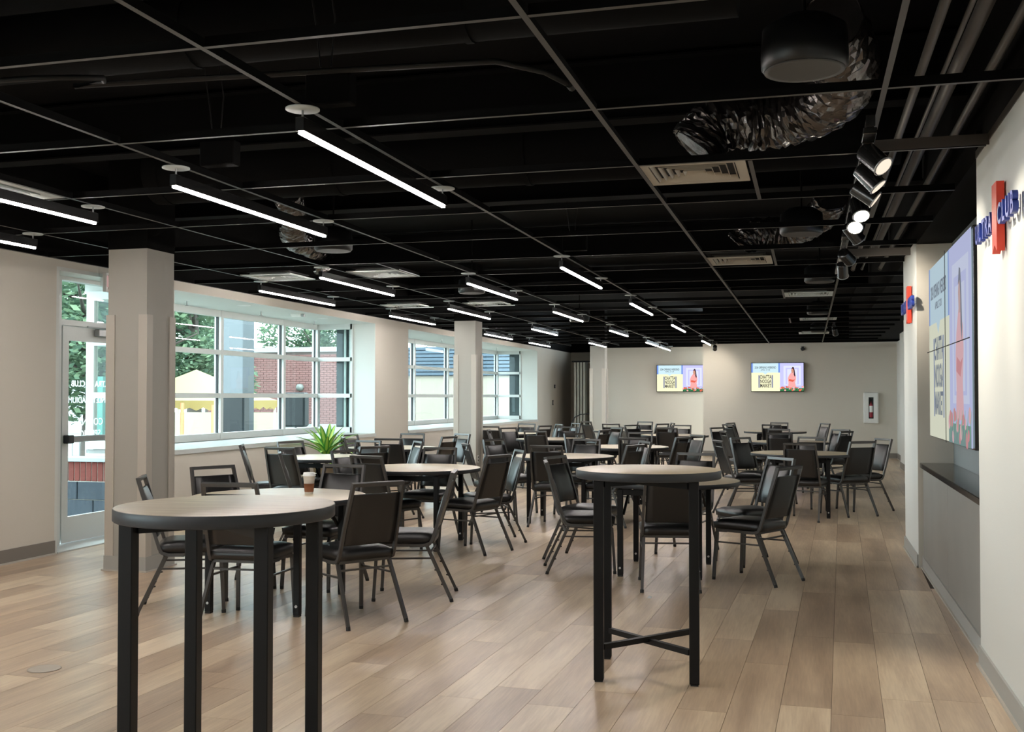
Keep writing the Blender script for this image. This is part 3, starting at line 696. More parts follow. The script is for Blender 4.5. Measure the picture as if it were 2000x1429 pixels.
# ================================================================== SCREENS
def scr(name, col, s=.9): return emat(name, col, s)
SM = dict(sky=scr('screen_pale_blue', '#c4dfe8'), blue=scr('screen_blue', '#6f8fd8'), yel=scr('screen_pale_yellow', '#f2efc4'), lav=scr('screen_lavender', '#bfbfee'),
          lav2=scr('screen_frame_lilac', '#d6d9f4'), ink=scr('screen_ink', '#2a2a33'), pink=scr('screen_pink', '#eda3a0'), skin=scr('screen_skin', '#c98f78'), hair=scr('screen_hair', '#3c2730'),
          red=scr('screen_red', '#d9604e'), grn=scr('screen_green', '#56a45c'), dgr=scr('screen_dark_green', '#2f6b45'), grey=scr('screen_grey', '#8b8fa0'))
def art(t, o, u, v, W, H, S=SM):
    n = Vector(u).cross(Vector(v)); o = Vector(o); lay = [0]
    def at(x, y, k): p = o + Vector(u) * (x * W) + Vector(v) * (y * H) + n * (.0012 * k); return MX(p, u, v)
    def rect(name, x0, x1, y0, y1, m, k):
        obj(name, MB().poly([(0, 0), ((x1 - x0) * W, 0), ((x1 - x0) * W, (y1 - y0) * H), (0, (y1 - y0) * H)], .0008, at(x0, y0, k)), m, t)
    rect('poster_ground', 0, 1, 0, 1, S['sky'], 1)
    rect('poster_block', 0, .55, 0, .66, S['yel'], 2)
    rect('poster_stripe', 0, .03, .66, 1, S['blue'], 2); rect('poster_stripe', .52, .55, .66, 1, S['blue'], 2)
    obj('poster_notch', MB().poly([(-.05 * W, 0), (.05 * W, 0), (0, -.07 * H)][::-1], .0008, at(.27, .662, 3)), S['sky'], t)
    rect('poster_block', .55, 1, 0, 1, S['lav'], 2)
    rect('picture_frame', .62, .95, .2, .9, S['lav2'], 3); rect('picture_frame', .66, .91, .24, .83, S['lav'], 4); rect('picture_frame', .69, .88, .26, .78, S['lav2'], 5)
    text('poster_lettering', '2024 OPENING WEEKEND', .11 * H, at(.27, .84, 3), S['ink'], t, .0004, sx=.58, weight=.001 * H)
    text('poster_lettering', 'APRIL 27-28', .06 * H, at(.27, .755, 3), S['ink'], t, .0004, sx=.7 * W / H / 1.2)
    for i, w in enumerate(('CHATTA', 'NOOGA', 'MARKET')):
        text('poster_lettering', w, .18 * H, at(.275, .50 - .155 * i, 4), S['ink'], t, .0004, sx=.56, weight=.004 * H)
    rect('ornament_strip', .135, .165, .12, .57, S['grey'], 4); rect('ornament_strip', .39, .42, .12, .57, S['grey'], 4)
    # woman in a pink dress with long dark hair
    P = lambda pts, m, k, nm: obj(nm, MB().poly([(x * W, y * H) for x, y in pts], .0008, at(0, 0, k)), m, t)
    P([(.70, .12), (.86, .12), (.84, .30), (.86, .46), (.85, .57), (.80, .66), (.765, .66), (.72, .55), (.70, .44), (.715, .28)], S['pink'], 6, 'printed_dress')
    P([(.775, .64), (.81, .64), (.82, .74), (.805, .81), (.78, .81), (.765, .74)], S['skin'], 7, 'printed_face')
    P([(.768, .78), (.79, .86), (.815, .85), (.83, .76), (.845, .56), (.835, .50), (.815, .58), (.815, .72), (.80, .80)], S['hair'], 8, 'printed_hair')
    P([(.715, .36), (.80, .33), (.845, .42), (.80, .40), (.73, .43)], S['red'], 7, 'printed_sleeve')
    rg = random.Random(5)
    rect('printed_leaves', .55, 1, 0, .1, S['dgr'], 9)
    for i in range(16):
        x = .565 + .028 * i; y = rg.uniform(.03, .15); r = rg.uniform(.014, .024)
        P([(x + r * math.cos(a * .785), y + r * 1.78 * math.sin(a * .785)) for a in range(8)], S['red'] if i % 3 else S['pink'], 10 + i % 2, 'printed_flower')
        if i % 2: P([(x, .02), (x + .02, .08), (x + .035, .17), (x + .012, .1)], S['grn'], 12, 'printed_leaf')
def tv(x, y, z, label):
    t = thing('wall_television', label, 'television', (x, y, z)); W, H = 1.235, .70
    obj('cabinet', MB().box(-W / 2, W / 2, .0, .05, -H / 2, H / 2), TRACKB, t, .004)
    obj('wall_bracket', MB().box(-.2, .2, .05, .10, -.15, .15), BLACKP, t)
    art(t, (-W / 2 + .012, -.001, -H / 2 + .016), (1, 0, 0), (0, 0, 1), W - .024, H - .03)
tv(-3.2, 27.83, 1.915, 'wall television left of the jog in the back wall, showing market poster')
tv(-.73, 26.38, 1.910, 'wall television right of the jog in the back wall, showing market poster')
SM_HAZED = {k: emat('wall_' + m.name, tuple(x * .42 + g * .58 for x, g in zip(m.node_tree.nodes['Emission'].inputs[0].default_value[:3], (.22, .26, .31))), .9) for k, m in SM.items()}  # poster colours greyed toward blue: painted haze of reflections on the screen
t = thing('video_wall', 'large two-by-two video wall in the right niche above the black counter', 'video wall', (.96, 8.25, 1.81))
obj('chassis', MB().box(.012, .20, -1.205, 1.20, -.69, .69), TRACKB, t, .003)
art(t, (.004, 1.195, -.68), (0, -1, 0), (0, 0, 1), 2.39, 1.36, SM_HAZED)
for a, b, c, d in ((-1.205, 1.2, -.003, .003), ):
    obj('panel_seam', MB().box(-.016, -.012, a, b, c, d), VENTD, t)
obj('panel_seam', MB().box(-.016, -.012, -.003, .003, -.69, .69), VENTD, t)

# ================================================================== WALL FITTINGS
t = thing('extinguisher_cabinet', 'white fire extinguisher cabinet on the right of the back wall', 'cabinet', (1.395, 26.5, 1.18))
obj('cabinet_body', MB().box(-.165, .165, -.11, 0, -.36, .36), CHROME_WHITE, t, .01)
dr = MB().box(-.14, -.055, -.135, -.11, -.33, .33).box(.055, .14, -.135, -.11, -.33, .33).box(-.055, .055, -.135, -.11, .25, .33).box(-.055, .055, -.135, -.11, -.33, -.25)
d_ = obj('cabinet_door', dr, CHROME_WHITE, t)
obj('pane', MB().box(-.055, .055, -.128, -.124, -.25, .25), GLASS, d_)
obj('interior', MB().box(-.056, .056, -.112, -.109, -.25, .25), VENTD, t)
e_ = obj('extinguisher_body', MB().lathe([(.001, -.23), (.04, -.22), (.045, -.2), (.045, .06), (.02, .12), (.015, .16)], 16, (0, -.1, 0)), mat('extinguisher_red', '#8e2333', .35), t)
obj('extinguisher_label', MB().lathe([(.0455, -.1), (.0455, .05)], 16, (0, -.1, 0)), CHROME_WHITE, e_)
obj('extinguisher_valve', MB().box(-.03, .03, -.11, -.09, .15, .2), GASKET, e_)
t = thing('security_camera', 'small black security camera at the top of the back wall', 'camera', (-.14, 26.5, 2.62))
obj('mount', MB().box(-.03, .03, -.05, 0, -.02, .02), GASKET, t); obj('dome', MB().lathe([(.001, -.09), (.035, -.075), (.05, -.04), (.05, -.02), (.001, -.015)], 16, (0, -.07, 0)), GASKET, t)
t = thing('wall_thermostat', 'small dark thermostat on the shaded end of the left wall', 'thermostat', (XL, 28.5, 1.72)); obj('plate', MB().box(0, .02, -.05, .05, -.05, .05), GASKET, t, .004); obj('dial', MB().box(.02, .03, -.02, .02, -.02, .02), SILVER, t)
t = thing('light_switch', 'small dark switch plate on the left wall under the thermostat', 'switch', (XL, 28.3, 1.28)); obj('plate', MB().box(0, .01, -.05, .05, -.07, .07), GASKET, t, .003); obj('rocker', MB().box(.01, .016, -.015, .015, -.03, .03), SILVER, t)
# folded partition in the alcove
t = thing('accordion_partition', 'folded white accordion partition stacked in the far left alcove', 'partition', (-6.2, 28.9, 0))
PVC = mat('partition_vinyl', '#cfd2cc', .5)
for i in range(4):
    obj('partition_leaf', MB().box(i * .085, i * .085 + .055, -.2, .2, .03, 2.38), PVC, t, .01)
obj('partition_leaf', MB().box(.36, 1.05, .05, .1, .03, 2.36), mat('partition_taupe', '#5d574f', .7), t)
obj('track_rail', MB().box(-.1, 1.1, -.03, .15, 2.39, 2.43), GASKET, t)
t = thing('folding_cart', 'black round-topped cart frame in front of the folded partition', 'cart', (-5.55, 27.4, 0))
obj('hoop', MB().tube([(-.42, 0, .05), (-.42, 0, .75), (-.36, 0, .9), (-.2, 0, .98), (.1, 0, 1.0), (.36, 0, .98), (.42, 0, .9), (.42, 0, .05)], .014, 8), GASKET, t)
obj('deck', MB().box(-.42, .42, -.25, .25, .1, .13), GASKET, t)
for sx in (-1, 1):
    for sy in (-1, 1): obj('caster', MB().tube([(sx * .38 - .012, sy * .2, .05), (sx * .38 + .012, sy * .2, .05)], .05, 12), RUBBER, t)
t = thing('floor_box', 'flush round floor outlet cover at the lower left', 'floor outlet', (-3.93, 4.86, 0))
obj('cover_ring', MB().lathe([(.075, 0), (.085, .001), (.085, .0035), (.073, .003)], 36), mat('cover_ring_metal', '#b3a99b', .5), t)
obj('cover_lid', MB().lathe([(.001, .0025), (.074, .0025)], 36), mat('cover_lid', '#a8998a', .5), t)
tag(obj('paper_scrap', MB().add([(0, 0, .004), (.03, .005, .001), (.034, .03, .012), (.004, .028, .001), (.015, .015, .02)], [(0, 1, 4), (1, 2, 4), (2, 3, 4), (3, 0, 4), (3, 2, 1, 0)]), CHROME_WHITE, loc=(-1.13, 7.69, .001)), 'tiny scrap of white paper on the floor by the right table', 'paper')
# ================================================================== ROUND TABLES
def make_round_table():
    t = empty('round_table'); R_ = .61
    obj('tabletop', MB().lathe([(.001, .7535), (R_ - .004, .7535), (R_ - .001, .7525)][::-1], 72), LAM, t)
    obj('edge_band', MB().lathe([(R_ - .03, .7185), (R_ - .004, .718), (R_, .722), (R_, .750), (R_ - .002, .7532)], 72).lathe([(.001, .7185), (R_ - .03, .7185)][::-1], 72), TEDGE, t)
    for sx in (-1, 1):
        for sy in (-1, 1):
            l = obj('leg', MB().box(sx * .315 - .022, sx * .315 + .022, sy * .41 - .022, sy * .41 + .022, .012, .70), TBLACK, t, .003)
            obj('glide', MB().box(sx * .315 - .02, sx * .315 + .02, sy * .41 - .02, sy * .41 + .02, 0, .012), RUBBER, l)
            obj('bolt', MB().tube([(sx * .315, sy * .41 - .027, .07), (sx * .315, sy * .41 - .02, .07)], .009, 10), BOLT, l)
        obj('side_rail', MB().box(sx * .315 - .014, sx * .315 + .014, -.40, .40, .672, .716), TBLACK, t)
    for sy in (-1, 1):
        obj('end_rail', MB().box(-.30, .30, sy * .41 - .012, sy * .41 + .012, .655, .70), TBLACK, t)
        b = MB()
        for sx in (-1, 1): b.sq([(sx * .29, sy * .405, .50), (sx * .27, sy * .18, .70)], .018)
        obj('folding_brace', b, TBLACK, t)
    return t
rt = make_round_table()
TABS = [
 (-3.60, 6.84, 4, 'round folding table with the paper coffee cup standing on it'),
 (-1.16, 9.00, 0, 'round folding table showing to the right behind the right high table'),
 (-3.70, 9.90, 2, 'round folding table with bright window glare, next behind the coffee-cup table'),
 (-2.80, 12.30, 3, 'round folding table in mid room just right of the second column'),
 (-5.35, 11.34, 0, 'round folding table in front of the potted plant'),
 (-5.50, 13.69, 5, 'round folding table behind the plant table, beside the wall between bays'),
 (-2.48, 14.80, -3, 'round folding table directly behind the mid-room one, left of the high table top'),
 (-.10, 13.72, 0, 'nearest round folding table along the right aisle, ringed by chairs'),
 (-.31, 17.10, 4, 'second round folding table along the right aisle'),
 (-.66, 22.06, 0, 'farthest round folding table along the right aisle, seen nearly edge-on'),
 (-4.06, 17.16, 0, 'round folding table right behind the second column'),
 (-5.45, 19.65, 0, 'round folding table by the far window bay'),
 (-2.35, 19.49, 6, 'round folding table below the gap between the two televisions'),
 (-3.69, 21.84, 0, 'farthest round folding table, below the left television side'),
]
for i, (x, y, a, lb) in enumerate(TABS):
    o = rt if i == 0 else copy_tree(rt)
    o.location = (x, y, 0); o.rotation_euler.z = R(a); tag(o, lb, 'table', 'round folding tables set out across the room')

# high tables
def make_high():
    t = empty('high_table'); R_ = .382
    obj('tabletop', MB().lathe([(.001, 1.0655), (R_ - .004, 1.0655), (R_ - .001, 1.0645)][::-1], 72), LAM, t)
    obj('edge_band', MB().lathe([(R_ - .03, 1.0215), (R_ - .003, 1.0215), (R_, 1.025), (R_, 1.062), (R_ - .002, 1.0652)], 72).lathe([(.001, 1.0215), (R_ - .03, 1.0215)][::-1], 72), TEDGE, t)
    h = .24
    for sx in (-1, 1):
        for sy in (-1, 1):
            l = obj('leg', MB().box(sx * h - .025, sx * h + .025, sy * h - .025, sy * h + .025, .008, 1.021), TBLACK, t, .003)
            obj('glide', MB().box(sx * h - .02, sx * h + .02, sy * h - .02, sy * h + .02, 0, .008), RUBBER, l)
    for s in (-1, 1):
        obj('floor_brace', MB().sq([(-h + .02, -s * (h - .02), .165 + .006 * s), (h - .02, s * (h - .02), .165 + .006 * s)], .028), TBLACK, t)
        obj('top_brace', MB().sq([(-h + .02, -s * (h - .02), 1.0 + .004 * s), (h - .02, s * (h - .02), 1.0 + .004 * s)], .034), TBLACK, t)
    obj('centre_plate', MB().box(-.09, .09, -.09, .09, .992, 1.021), TBLACK, t, .003)
    return t
ht = make_high(); ht.location = (-.825, 5.675, 0); ht.rotation_euler.z = R(5.5); tag(ht, 'tall round cocktail table at right centre, cross brace near the floor', 'table', 'tall cocktail tables in the foreground')
h2 = copy_tree(ht); h2.location = (-2.0, 3.41, 0); h2.rotation_euler.z = R(6); tag(h2, 'tall round cocktail table at left, nearest the camera, legs cut by the frame', 'table', 'tall cocktail tables in the foreground')

# coffee cup
t = thing('coffee_cup', 'white paper coffee cup with brown sleeve and lid on a round table', 'cup', (-3.46, 7.03, .7545))
obj('cup_body', MB().lathe([(.029, 0), (.030, .002), (.042, .128), (.044, .13)], 28), mat('paper_cup', '#d8d2c8', .6), t)
obj('cup_sleeve', MB().lathe([(.0318, .012), (.0378, .072), (.0385, .072)], 28), mat('brown_sleeve', '#8c5a3e', .7), t)
obj('cup_lid', MB().lathe([(.0455, .126), (.0455, .134), (.042, .137), (.040, .150), (.034, .152), (.032, .147), (.001, .147)], 28), CHROME_WHITE, t)
obj('stopper', MB().box(.02, .055, -.006, .006, .142, .147), CHROME_WHITE, t)

# ================================================================== BANQUET CHAIRS
def make_chair():
    t = empty('banquet_chair'); w = .021
    zt = .897
    def up_y(z): return .135 * (zt - z) / (zt - .45)
    half = [(-.197, .30, .392), (-.199, .20, .395), (-.201, .155, .41), (-.201, .138, .44), (-.196, up_y(.62), .62), (-.179, .001, zt)]
    path = half + [(-x, y, z) for x, y, z in half[::-1]]
    obj('back_frame', MB().sq(path, w), FRAME, t)
    # padded back
    b = MB(); rows_ = [(.505, .180), (.515, .184), (.60, .182), (.72, .178), (.826, .172), (.836, .168)]
    vs = []; nx = 6
    for z, hw in rows_:
        yb = up_y(z) - .007
        e = min(1, min(z - .505, .836 - z) / .03)
        for side in (0, 1):
            for i in range(nx + 1):
                u = -1 + 2 * i / nx; k = (1 - abs(u) ** 6) * e
                vs.append((u * hw, yb + ((.008 + .026 * k) if side else -.004 * k), z))
    n = nx + 1; nr = len(rows_)
    for r_ in range(nr - 1):
        for i in range(nx):
            a = r_ * 2 * n + i; c = (r_ + 1) * 2 * n + i
            b.f += [(a, a + 1, c + 1, c)[::1], (a + n, c + n, c + n + 1, a + n + 1)]; b.sm += [True, True]
        for i in (0, nx):
            a = r_ * 2 * n + i; c = (r_ + 1) * 2 * n + i; q = (a, c, c + n, a + n); b.f.append(q if i == 0 else q[::-1]); b.sm.append(False)
    for r_ in (0, nr - 1):
        for i in range(nx):
            a = r_ * 2 * n + i; q = (a, a + n, a + n + 1, a + 1); b.f.append(q if r_ == 0 else q[::-1]); b.sm.append(False)
    b.v = vs; obj('backrest', b, VINYL, t)
    # seat cushion, domed with a waterfall front
    s = MB(); N_ = 8; vs = []
    for j in range(N_ + 1):
        for i in range(N_ + 1):
            u = -1 + 2 * i / N_; v = -1 + 2 * j / N_
            x = u * (.208 + .008 * (v + 1) / 2); y = .345 + v * .222
            cr = max(abs(u), abs(v)); d = (1 - abs(u) ** 5) * (1 - abs(v) ** 5)
            z = .458 + .028 * d ** .5 if d > 0 else .458
            if abs(u) == 1 and abs(v) == 1: x *= .96; y = .345 + v * .213
            vs.append((x, y, z))
    m = (N_ + 1) ** 2; s.v = vs + [(x * .97, .345 + (y - .345) * .97, .408) for x, y, z in vs]
    for j in range(N_):
        for i in range(N_):
            a = j * (N_ + 1) + i; s.f.append((a, a + 1, a + N_ + 2, a + N_ + 1)); s.sm.append(True)
            s.f.append((m + a, m + a + N_ + 1, m + a + N_ + 2, m + a + 1)); s.sm.append(False)
    ring = list(range(0, N_ + 1)) + [j * (N_ + 1) + N_ for j in range(1, N_ + 1)] + [N_ * (N_ + 1) + i for i in range(N_ - 1, -1, -1)] + [j * (N_ + 1) for j in range(N_ - 1, 0, -1)]
    for k in range(len(ring)):
        a, c = ring[k], ring[(k + 1) % len(ring)]; s.f.append((m + a, m + c, c, a)); s.sm.append(True)
    obj('seat', s, VINYL, t)
    obj('seat_frame', MB().sq([(-.19, .18, .395), (-.19, .53, .395)], w).sq([(.19, .18, .395), (.19, .53, .395)], w).sq([(-.19, .175, .395), (.19, .175, .395)], w).sq([(-.19, .535, .395), (.19, .535, .395)], w), FRAME, t)
    for sx in (-1, 1):
        l = obj('leg', MB().sq([(sx * .19, .44, .392), (sx * .192, .52, .39), (sx * .193, .535, .37), (sx * .205, .556, .018)], w), FRAME, t)
        obj('rubber_foot', MB().tube([(sx * .2046, .5555, .022), (sx * .2054, .5565, 0)], .0145, 8), RUBBER, l)
        rl = MB().sq([(sx * .19, .178, .388), (sx * .212, .004, .016)], w)
        for f in (.45, .72): rl.tube([(sx * (.19 + .022 * f), .178 - .174 * f + .008, .388 - .372 * f), (sx * (.19 + .022 * f), .178 - .174 * f + .024, .388 - .372 * f + .004)], .006, 6)
        l = obj('leg', rl, FRAME, t)
        obj('rubber_foot', MB().tube([(sx * .2116, .006, .022), (sx * .213, 0, 0)], .0145, 8), RUBBER, l)
        obj('stretcher', MB().sq([(sx * .1985, .545, .30), (sx * .195, .14, .305)], .012), FRAME, t)
    obj('stretcher', MB().sq([(-.194, .155, .345), (.194, .155, .345)], .012), FRAME, t)
    return t
chair0 = make_chair()
GA = 'banquet chairs set around the round tables'
CH_ = [
 (-4.38,6.36,28,'dark banquet chair beside the first column, turned sideways toward the coffee-cup table'),
 (-4.48,7.43,331,'banquet chair against the window wall facing the camera, seen over the left high table'),
 (-3.50,6.00,94,'banquet chair seen from behind through the legs of the left high table'),
 (-2.63,6.32,144,'large dark banquet chair, back to camera, just right of the left high table'),
 (-2.49,7.41,194,'banquet chair in full side profile facing left at the right end of the coffee-cup table'),
 (-3.57,7.88,263,'banquet chair facing the camera immediately right of the paper coffee cup'),
 (-3.91,9.10,72,'banquet chair seen from behind, overlapping the left edge of the glare-lit round table'),
 (-5.22,12.23,257,'banquet chair facing the camera behind the plant table, its frame bluish'),
 (-4.56,10.86,144,'dark banquet chair, back to camera, at the right front of the plant table'),
 (-5.23,12.90,94,'dark banquet chair seen from behind in front of the table between the bays'),
 (-5.60,14.75,269,'banquet chair facing the camera against the wall between the two bays'),
 (-4.68,13.72,166,'dark banquet chair with its back turned, below the near edge of the far bay'),
 (-6.31,14.04,338,'banquet chair in the corner under the bay return, right of the potted plant'),
 (-5.97,13.12,30,'narrow edge-on banquet chair touching the right leaves of the potted plant'),
 (-4.53,10.00,339,'greyish banquet chair at the left end of the glare-lit round table, facing right'),
 (-4.55,12.19,216,'edge-on banquet chair with a light-catching frame, right end of the plant table'),
 (-3.78,10.78,267,'brownish banquet chair facing the camera behind the glare-lit round table'),
 (-4.84,14.78,233,'banquet chair with pale blue lit back immediately left of the second column'),
 (-3.79,11.68,29,'edge-on dark banquet chair in front of the second column, facing right'),
 (-2.77,9.54,160,'tall dark banquet chair, back to the camera, right of the glare-lit round table'),
 (-2.82,10.49,210,'banquet chair with a sky-blue lit back behind the dark one right of the glare-lit table'),
 (-3.86,13.04,332,'banquet chair just right of the second column, left of the mid-room table'),
 (-5.58,18.62,79,'banquet chair half hidden by the right edge of the second column, by the far bay'),
 (-5.08,16.87,11,'thin edge-on banquet chair with pale frame just right of the second column'),
 (-5.04,17.94,327,'upright brown-backed banquet chair below the far bay glass corner'),
 (-5.43,20.69,259,'banquet chair with a navy-lit back standing against the far bay sill'),
 (-4.74,19.40,154,'dark banquet chair with its back turned, right of the far bay return'),
 (-4.15,16.32,83,'dark banquet chair seen squarely from behind at the table behind the second column'),
 (-4.69,20.38,215,'banquet chair with a pale narrow back before the dark end of the left wall'),
 (-4.18,18.75,262,'banquet chair facing the camera in front of the folded partition'),
 (-4.54,21.26,220,'small pale banquet chair directly in front of the folded white partition'),
 (-4.67,22.85,46,'brown-backed banquet chair standing just left of the third column'),
 (-3.32,15.36,322,'dark banquet chair left of the mid-room chair pair, below the partition'),
 (-2.72,13.37,259,'grey-lit banquet chair facing the camera behind the mid-room table'),
 (-2.22,13.86,84,'dark banquet chair peeking out behind the grey-lit one at the mid-room table'),
 (-2.80,11.50,85,'dark brown banquet chair seen squarely from behind at the mid-room table'),
 (-2.23,9.51,344,'banquet chair left of the right high table, farther of the close pair'),
 (-2.13,8.74,16,'edge-on banquet chair left of the right high table, nearer of the close pair'),
 (-.99,7.96,101,'black banquet chair with its back to the camera between the right high table legs'),
 (-.15,8.57,152,'dark banquet chair right of the right high table, nearest one, fully visible'),
 (-.24,9.80,219,'pale blue lit banquet chair just behind the fully visible right-hand one'),
 (-1.05,10.38,258,'brownish banquet chair facing the camera over the right high table top'),
 (-1.87,11.90,158,'dark banquet chair right of the mid-room table with its back turned'),
 (-1.90,12.88,209,'banquet chair with pale blue back tucked behind the dark one right of mid-room table'),
 (-2.45,16.08,262,'brown-grey banquet chair facing the camera behind the table past mid room'),
 (-3.19,17.15,162,'dark banquet chair with its back turned, just right of the third column base'),
 (-3.20,18.33,221,'banquet chair with bright pale blue back right of the third column'),
 (-3.80,21.05,76,'small grey banquet chair standing low beside the third column right guard'),
 (-3.25,20.22,321,'dark banquet chair below the left edge of the left television'),
 (-3.21,18.98,24,'thin pale blue edge of a banquet chair right of the third column, leaning right'),
 (-3.40,22.98,248,'farthest banquet chair facing the camera, white-lit frame left of the left television'),
 (-2.81,21.35,146,'dark small banquet chair under the left end of the left television'),
 (-2.69,22.03,197,'tiny edge-on banquet chair below the middle of the left television'),
 (-2.33,20.45,257,'navy-lit banquet chair facing the camera below the right of the left television'),
 (-2.36,18.45,83,'brown banquet chair seen squarely from behind below the left television'),
 (-1.61,14.32,154,'dark banquet chair, back turned, just right of the table past mid room'),
 (-1.51,15.23,217,'pale blue lit banquet chair behind the dark one right of the table past mid room'),
 (-1.08,13.35,22,'pale blue-grey banquet chair at the left end of the nearest aisle table'),
 (-1.30,17.10,20,'pale blue banquet chair at the left end of the second aisle table'),
 (-1.55,19.00,325,'banquet chair seen above the stacked-looking cluster left of the aisle tables'),
 (-1.52,21.12,37,'small pale banquet chair in the far left cluster of the aisle tables'),
 (-1.56,22.37,337,'farthest dark banquet chair of the cluster left of the aisle tables'),
 (-.88,14.44,321,'black banquet chair leaning right at the left back of the nearest aisle table'),
 (-.70,21.17,74,'dark banquet chair in front of the farthest aisle table, left one'),
 (-.60,22.95,254,'dark banquet chair behind the farthest aisle table'),
 (-.43,16.28,76,'black banquet chair with its back to the camera at the second aisle table'),
 (-.49,18.37,256,'banquet chair on the far side of the second aisle table facing the camera'),
 (.03,14.89,249,'dark banquet chair facing the camera behind the nearest aisle table'),
 (-.11,12.86,77,'black banquet chair seen squarely from behind at the nearest aisle table'),
 (.31,22.49,209,'distant grey banquet chair right of the farthest aisle table'),
 (.50,18.42,227,'banquet chair with pale blue back and white-lit frame behind the nearest aisle table'),
 (.56,17.45,148,'dark banquet chair overlapping the pale blue one behind the nearest aisle table'),
 (.62,13.55,126,'black banquet chair with its back turned at the right of the nearest aisle table'),
 (.92,14.57,209,'rightmost banquet chair in the room, pale blue back and white-lit frame'),
 (-6.18,10.85,25,'side-on banquet chair under the near bay sill, left of the plant table'),
 (-5.42,10.31,82,'dark banquet chair seen from behind in front of the plant table'),
 (-4.95,9.42,28,'edge-on dark banquet chair between the plant table and the glare-lit table'),
 (-6.04,11.76,333,'banquet chair under the near bay sill facing the camera, left of the potted plant'),
]
for i, (x, y, a, lb) in enumerate(CH_):
    o = chair0 if i == 0 else copy_tree(chair0)
    o.location = (x, y, 0); o.rotation_euler.z = R(a - 90); tag(o, lb, 'chair', GA)

# ================================================================== POTTED PLANT
t = thing('potted_plant', 'potted dracaena with yellow striped leaves below the near bay window', 'plant', (-6.2, 13.1, 0))
obj('pot', MB().lathe([(.12, 0), (.125, .01), (.17, .50), (.18, .50), (.18, .54), (.16, .54), (.155, .48)], 28), mat('stone_pot', '#a59a88', .7), t)
obj('soil', MB().lathe([(.001, .50), (.158, .49)], 20), mat('soil', '#3a2f26', .9), t)
obj('stem', MB().tube([(0, 0, .49), (.01, 0, .62)], .022, 8), mat('stem', '#6f6a45', .7), t)
rg = random.Random(11)
def leaf_mesh(L, wd, droop, k):
    vs = []; fs = []; ac = []; n = 9
    for i in range(n + 1):
        u = i / n; w_ = wd * (math.sin(math.pi * min(1, (u * .93 + .07))) ** .7) * (1 if u < .5 else 1)
        r_ = L * (math.sin(u * droop) / droop if droop > .01 else u); h = L * ((1 - math.cos(u * droop)) / droop if droop > .01 else 0)
        for q, a in ((-1, 1), (-.45, .3), (0, 0), (.45, .3), (1, 1)):
            vs.append((q * w_, r_, -h + abs(q) * w_ * .35)); ac.append(a)
    for i in range(n):
        for q in range(4): fs.append((i * 5 + q, i * 5 + q + 1, (i + 1) * 5 + q + 1, (i + 1) * 5 + q))
    me = bpy.data.meshes.new('leaf'); me.from_pydata(vs, [], fs); at_ = me.attributes.new('across', 'FLOAT', 'POINT'); at_.data.foreach_set('value', ac)
    me.polygons.foreach_set('use_smooth', [True] * len(fs)); me.materials.append(LEAF); return me
LM = [leaf_mesh(.42, .033, .6, 0), leaf_mesh(.46, .036, 1.0, 1), leaf_mesh(.36, .032, 1.5, 2)]
for i in range(44):
    k = 0 if i < 14 else (1 if i < 30 else 2)
    o = link('leaf', LM[k], None, t); az = i * 2.399; el = R(78 - i * 1.25 + rg.uniform(-6, 6))
    o.location = (.01 + .012 * math.cos(az), .012 * math.sin(az), .60 + .05 * (1 - i / 44)); s_ = rg.uniform(1.0, 1.3)
    o.rotation_euler = (Matrix.Rotation(az, 3, 'Z') @ Matrix.Rotation(el, 3, 'X')).to_euler(); o.scale = (s_, s_, s_)

# ================================================================== OUTSIDE
GZ = -.45
gr = struct('ground', MB().box(-70, XL - WT - .0, -25, 75, GZ - .2, GZ), mat('outdoor_paving', '#66675f', .9, var=.1, vscale=.6))
# block planter wall outside the door
t = thing('block_wall', 'low grey block wall topped with red bricks outside the glass door', 'wall', (-8.12, 9.93, GZ))
CMU = mat('split_face_block', '#353c44', .9, bump=1., bscale=18, var=.2, vscale=9); BRK = mat('red_brick', '#6b3129', .85, var=.2, vscale=12); CAP = mat('white_coping', '#9da3a6', .7)
z = 0.0
for r_ in range(5):
    for i in range(5):
        x0 = -1.15 + i * .41 + (.2 if r_ % 2 else 0)
        obj('block', MB().box(x0, x0 + .40, 0, .2, z + .004, z + .192), CMU, t, .006)
    z += .196
for i in range(30):
    obj('brick', MB().box(-1.1 + i * .073, -1.1 + i * .073 + .064, .02, .19, z + .004, z + .21), BRK, t, .003)
obj('mortar', MB().box(-1.14, 1.1, .03, .18, 0, z + .21), mat('mortar', '#c9c4bb', .9), t)
obj('coping', MB().box(-1.2, 1.15, -.03, .24, z + .215, z + .26), CAP, t, .005)
# brick annex
t = thing('brick_annex', 'low red brick building with white coping across the yard', 'building', (-17.5, 33.0, GZ))
obj('wall_core', MB().box(-2.6, 3.4, .05, 1.5, 0, 3.42), mat('annex_mortar', '#8f827e', .9), t)
bw = MB(); nrow = 40
for r_ in range(nrow):
    zz = .30 + r_ * .0755
    for i in range(26):
        x0 = -2.6 + i * .225 + (.11 if r_ % 2 else 0)
        if r_ == 0 or r_ == 6: continue
        bw.box(x0, min(x0 + .213, 3.4), 0 + .006 * ((i * 7 + r_ * 3) % 3 == 0), .06, zz, zz + .064)
tag(obj('brick_courses', bw, mat('annex_brick', '#7d5a57', .85, var=.12, vscale=3), t), kind='stuff')
sb = MB()
for i in range(73): sb.box(-2.6 + i * .081, -2.6 + i * .081 + .07, -.01, .06, .753 - .45 + .452, .753 + .218)
tag(obj('soldier_course', sb, mat('soldier_brick', '#805b57', .85), t), kind='stuff')
obj('coping', MB().box(-2.7, 3.5, -.08, 1.6, 3.40, 3.56), CAP, t)
